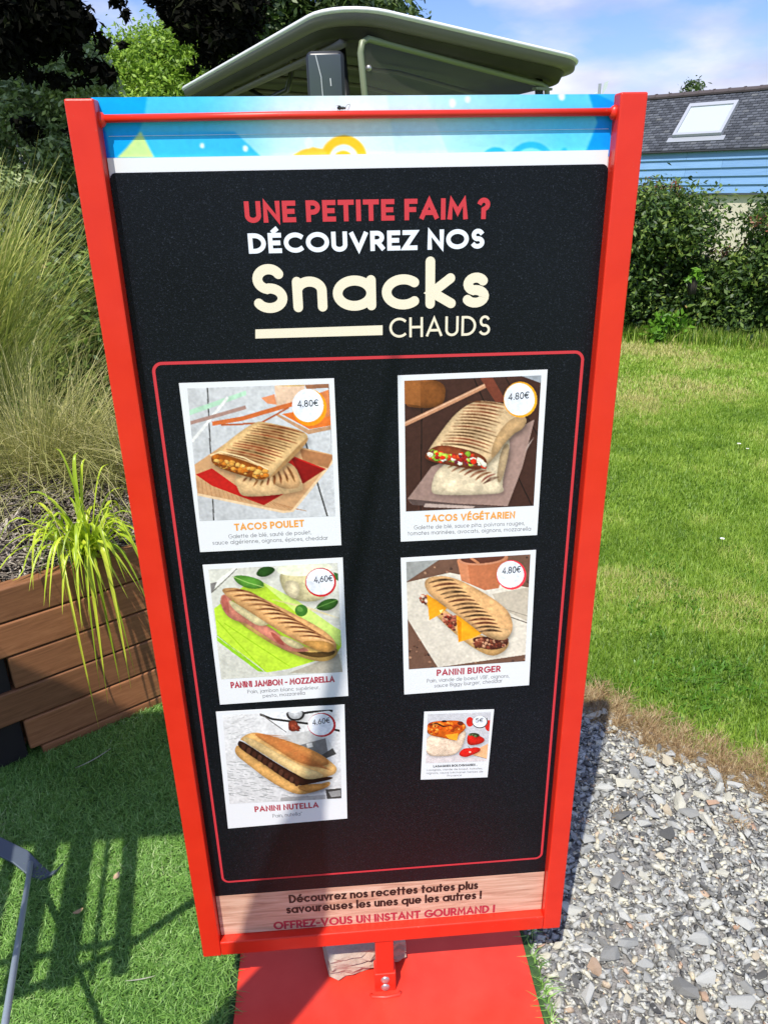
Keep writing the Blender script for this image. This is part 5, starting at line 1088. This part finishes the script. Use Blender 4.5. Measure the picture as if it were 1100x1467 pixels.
# roof window
def rp(x, d, up=0.0): return Vector((x, d*math.cos(SL)-up*math.sin(SL), ze+d*math.sin(SL)+up*math.cos(SL)))
sx0, sx1, sd0, sd1 = .29*K, 1.08*K-.07, .27*K, .98*K-.03
sk = bpy.data.objects.new('roof_window', None); 
bm = bmesh.new()
def rbox(bm, x0, x1, d0, d1, u0, u1):
    vs = [bm.verts.new(rp(x, d, u)) for u in (u0, u1) for x, d in ((x0, d0), (x1, d0), (x1, d1), (x0, d1))]
    for f in ((0, 1, 2, 3), (7, 6, 5, 4), (0, 4, 5, 1), (1, 5, 6, 2), (2, 6, 7, 3), (3, 7, 4, 0)): bm.faces.new([vs[i] for i in f])
ALU = plain('pale_flashing', (.45, .47, .50), .45, .3)
for a in ((sx0, sx0+.06, sd0+.0602, sd1-.0902), (sx1-.06, sx1, sd0+.0602, sd1-.0902), (sx0, sx1, sd0, sd0+.06), (sx0, sx1, sd1-.09, sd1)): rbox(bm, *a, .0, .09)
rw = from_bm('roof_window', bm, ALU, house)
bm = bmesh.new(); rbox(bm, sx0+.061, sx1-.061, sd0+.061, sd1-.091, .055, .065)
from_bm('pane', bm, plain('blind_behind_glass', (.46, .52, .53), .12), rw)
bm = bmesh.new(); rbox(bm, sx0-.08, sx1+.08, sd0-.13, sd0-.002, .022, .030); from_bm('flashing', bm, plain('lead_flashing', (.35, .37, .40), .5, .2), rw)
# small bird-shaped finial on a thin pole beyond the sign
vane = thing('bird_scarer', 'thin pole with a small pale wing-like vane just above the sign at right', 'pole', at(844, 300, 9)[:2]+(0.0,))
zz = at(844, 120, 9)[2]
bm = bmesh.new(); tube(bm, [(0, 0, 0), (0, 0, zz)], .018, 8); from_bm('pole', bm, plain('pole_grey', (.35, .38, .38), .5), vane)
bm = bmesh.new(); 
for s in (-1, 1): bm.faces.new([bm.verts.new(p) for p in ((.03, s*.006, zz-.12), (.055, s*.006, zz+.01), (.10, s*.006, zz+.03), (.085, s*.006, zz-.05), (.05, s*.006, zz-.10))])
from_bm('vane', bm, plain('pale_vane', (.6, .68, .62), .5), vane)
bm = bmesh.new(); box(bm, (-.06, 0, zz-.13), (.10, .012, .05), Matrix.Rotation(-.4, 3, 'Y'), .003); from_bm('vane', bm, plain('pale_vane_2', (.6, .68, .62), .5), vane)

# ------------------------------------------------------------------ VEHICLE behind the sign
KV = 1.5
def vk(p): return Vector([float(v) for v in _C+(np.array(p)-_C)*KV])
N_ = vk((.015, 1.50, 1.990)); Lc = vk((-.70, 3.06, 1.925)); Rc = vk((.915, 1.93, 1.888))
va = (Lc-N_); vb = (Rc-N_); la, lb = va.length, vb.length; va.normalize(); vb.normalize()
veh = thing('utility_vehicle', 'small white open-sided utility vehicle with curved canopy roof behind the sign', 'vehicle', (N_.x, N_.y, 0))
vl = lambda p: p-Vector((N_.x, N_.y, 0))
def vp(s_, t_, dz=0.0, abs_z=None):
    p = N_+va*(s_*la)+vb*(t_*lb)
    if abs_z is not None: p.z = abs_z
    else: p.z += dz
    return vl(p)
ROOFW = plain('white_roof_plastic', (.78, .79, .77), .35)
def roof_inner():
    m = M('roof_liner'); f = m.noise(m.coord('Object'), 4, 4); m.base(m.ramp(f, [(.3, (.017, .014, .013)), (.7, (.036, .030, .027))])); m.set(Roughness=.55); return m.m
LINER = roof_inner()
def rrect(n_c=8, rs_=.12, rt=.17):
    pts = []
    for cs0, ct0, a0 in ((rs_, rt, 180), (1-rs_*.5, rt*.5, 270), (1-rs_*.5, 1-rt*.5, 0), (rs_*.8, 1-rt*.8, 90)):
        rr1 = rs_ if a0 == 180 else (rs_*.8 if a0 == 90 else rs_*.5); rr2 = rt if a0 == 180 else (rt*.8 if a0 == 90 else rt*.5)
        for i in range(n_c+1): a = math.radians(a0+90*i/n_c); pts.append((cs0+rr1*math.cos(a), ct0+rr2*math.sin(a)))
    return pts
rim = rrect()
def ringv(bm, k, dz):
    return [bm.verts.new(vp(.5+(s_-.5)*k, .5+(t_-.5)*k, dz)) for s_, t_ in rim]
bm = bmesh.new(); rings = [ringv(bm, k, dz) for k, dz in ((.990, -.012), (.998, -.006), (1.0, 0.001), (.992, .010), (.96, .020), (.85, .045), (.6, .07), (.3, .085))]
for a, b in zip(rings, rings[1:]):
    for i in range(len(a)): bm.faces.new((a[i], a[(i+1) % len(a)], b[(i+1) % len(a)], b[i]))
bm.faces.new(rings[-1]); from_bm('roof', bm, ROOFW, veh, True)
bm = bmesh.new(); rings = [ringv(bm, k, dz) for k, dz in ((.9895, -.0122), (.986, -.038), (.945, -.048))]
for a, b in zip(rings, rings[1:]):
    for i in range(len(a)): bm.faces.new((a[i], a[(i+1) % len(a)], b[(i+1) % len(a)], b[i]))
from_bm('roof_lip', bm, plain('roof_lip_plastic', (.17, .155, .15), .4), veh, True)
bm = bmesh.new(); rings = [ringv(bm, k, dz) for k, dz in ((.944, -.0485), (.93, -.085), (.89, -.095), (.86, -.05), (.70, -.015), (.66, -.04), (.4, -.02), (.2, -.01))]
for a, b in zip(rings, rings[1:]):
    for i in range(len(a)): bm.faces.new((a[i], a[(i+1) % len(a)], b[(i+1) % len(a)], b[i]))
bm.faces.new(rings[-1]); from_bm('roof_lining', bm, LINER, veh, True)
VB = plain('vehicle_black', (.015, .016, .017), .35); VG = plain('vehicle_frame', (.05, .055, .05), .4)
RIB = plain('roof_rib', (.15, .135, .125), .5)
for ss in (.30, .48, .66, .84):
    bm = bmesh.new(); tube(bm, [vp(ss, .07, -.085), vp(ss, .5, -.045), vp(ss, .93, -.085)], .012, 6); from_bm('roof_rib', bm, RIB, veh, True)
bm = bmesh.new(); tube(bm, [vp(.08, .085, -.10), vp(.5, .085, -.10), vp(.95, .085, -.10)], .022, 8); from_bm('roof_rail', bm, RIB, veh, True)
for s_, t_, s2, t2 in ((.11, .10, .03, .10), (.11, .90, .03, .90), (.93, .10, .95, .10), (.93, .90, .95, .90)):
    bm = bmesh.new(); tube(bm, [vp(s_, t_, -.06), vp((s_+s2)/2, t_, abs_z=1.5), vp(s2, t2, abs_z=.85)], .022, 10); from_bm('roof_pillar', bm, VB, veh, True)
# windscreen: clear sheet with a thick rounded edge
ws = [vk((.083, 1.60, 1.915)), vk((.765, 2.0, 1.822))]; dwn = Vector((.10, -.22, -1)).normalized()
wl, wr = vl(ws[0]), vl(ws[1]); wd_ = (wr-wl)
GLASS = M('tinted_clear_sheet'); GLASS.set(Base_Color=(.13, .13, .10, 1), Roughness=.08, Alpha=.14); GLASS = GLASS.m
EDGE = plain('sheet_edge', (.20, .23, .13), .35)
bl = wl+Vector((.06, -.06, -.85)); brr = wr+Vector((.06, -.06, -.80))
path = [bl]+[wl+Vector((0, 0, -.06)), wl+wd_*.008+Vector((0, 0, -.02)), wl+wd_*.035+Vector((0, 0, .0))]+[wr-wd_*.04, wr-wd_*.005+Vector((0, 0, -.01)), wr+Vector((0, 0, -.03))]+[brr]
bm = bmesh.new(); bm.faces.new([bm.verts.new(p) for p in path]); wsh = from_bm('windscreen', bm, GLASS, veh); md = wsh.modifiers.new('thick', 'SOLIDIFY'); md.thickness = .006
bm = bmesh.new(); tube(bm, path, .015, 8); from_bm('edge', bm, EDGE, wsh, True)
bm = bmesh.new(); box(bm, (wr-wd_*.03+Vector((0, 0, -.02))), (.12, .03, .012), Matrix.Rotation(math.atan2(wd_.y, wd_.x), 3, 'Z')); from_bm('clip', bm, EDGE, wsh)
bm = bmesh.new(); bmesh.ops.create_icosphere(bm, subdivisions=2, radius=.014, matrix=Matrix.Translation(wl+wd_*.035+Vector((0, -.01, -.115)))); from_bm('screw', bm, STEEL, wsh, True)
# door mirror
mc = vk((-.024, 1.55, 1.772)); mloc = vl(mc)
mb = bmesh.new(); box(mb, (0, 0, 0), (.168, .05, .30), None, .026, 4); mir = from_bm('mirror_housing', mb, VB, veh, True); mir.location = mloc; mir.rotation_euler = (.08, 0, -.1)
gb = bmesh.new(); box(gb, (.0, -.0255, 0), (.142, .004, .27), None, .0015, 1); from_bm('mirror_glass', gb, plain('mirror_backing', (.10, .12, .15), .12, .5), mir)
gb = bmesh.new(); tube(gb, [(-.038, -.028, .135), (-.018, -.030, .05), (-.010, -.030, -.135)], .0022, 6); from_bm('mirror_edge_line', gb, plain('pale_line', (.6, .62, .62), .3), mir)
gb = bmesh.new(); tube(gb, [(.022, -.028, .045), (.024, -.028, .015)], .0025, 6); from_bm('tick_mark', gb, plain('pale_tick', (.7, .7, .7), .4), mir)
bm = bmesh.new(); tube(bm, [mloc+Vector((.03, .03, -.14)), mloc+Vector((.12, .12, -.40)), vp(.07, .12, abs_z=1.0)], .012, 8); from_bm('mirror_arm', bm, VB, veh, True)
# grab handle under the roof
bm = bmesh.new(); tube(bm, [vp(.62, .12, -.10), vp(.55, .14, -.17), vp(.42, .14, -.16), vp(.36, .12, -.08)], .016, 8); from_bm('grab_handle', bm, VB, veh, True)
# body: front cowl, floor, bench, bed, wheels
BODY = plain('vehicle_white', (.70, .71, .70), .3)
vang = math.atan2(vb.y, vb.x)
def vbox(name, s0, s1, t0, t1, z0, z1, mat, bev=.03):
    bm = bmesh.new(); p0 = vp(s0, t0, abs_z=0); p1 = vp(s1, t0, abs_z=0); p2 = vp(s1, t1, abs_z=0); p3 = vp(s0, t1, abs_z=0)
    vs = [bm.verts.new((p.x, p.y, z)) for z in (z0, z1) for p in (p0, p1, p2, p3)]
    for f in ((3, 2, 1, 0), (4, 5, 6, 7), (0, 1, 5, 4), (1, 2, 6, 5), (2, 3, 7, 6), (3, 0, 4, 7)): bm.faces.new([vs[i] for i in f])
    bmesh.ops.bevel(bm, geom=list(bm.edges), offset=bev, segments=3, affect='EDGES', profile=.5); return from_bm(name, bm, mat, veh, True)
vbox('floor_pan', .02, .98, .12, .88, .28, .36, VG, .015); vbox('front_cowl', .00, .10, .12, .88, .30, .98, BODY, .05); vbox('bench_seat', .40, .56, .16, .84, .60, .74, VG, .04); vbox('seat_back', .54, .60, .16, .84, .74, 1.25, VG, .03); vbox('rear_bed', .64, .98, .12, .88, .50, .80, BODY, .03)
for s_, t_ in ((.12, .13), (.12, .87), (.84, .13), (.84, .87)):
    bm = bmesh.new(); m_ = Matrix.Translation(vp(s_, t_, abs_z=.26)) @ Matrix.Rotation(vang, 4, 'Z') @ Matrix.Rotation(PI/2, 4, 'Y')
    bmesh.ops.create_cone(bm, cap_ends=True, segments=28, radius1=.26, radius2=.26, depth=.18, matrix=m_); bmesh.ops.bevel(bm, geom=[e for e in bm.edges if len(e.link_faces) == 2 and any(len(f.verts) > 4 for f in e.link_faces)], offset=.03, segments=3, affect='EDGES')
    wh = from_bm('wheel', bm, plain('tyre', (.02, .02, .02), .85), veh, True)
    bm = bmesh.new(); bmesh.ops.create_cone(bm, cap_ends=True, segments=20, radius1=.14, radius2=.14, depth=.19, matrix=m_); from_bm('rim', bm, STEEL, wh)

# ------------------------------------------------------------------ repeats share a group
GROUPS = {'daisy': 'daisies in the lawn', 'feather_grass': 'clumps of ornamental grass on the left', 'birch_tree': 'birches at the far left', 'leafy_tree': 'green trees in the distance',
          'hedge_bush': 'bushes of the hedge in front of the house', 'bright_weed': 'bright climbers in the hedge', 'undergrowth_shrub': 'shrubs behind the planter', 'fallen_leaf': 'dry leaves on the turf', 'straw_stalk': 'straw stalks on the turf'}
for o in bpy.data.objects:
    b = o.name.split('.')[0]
    if o.parent is None and b in GROUPS: o['group'] = GROUPS[b]
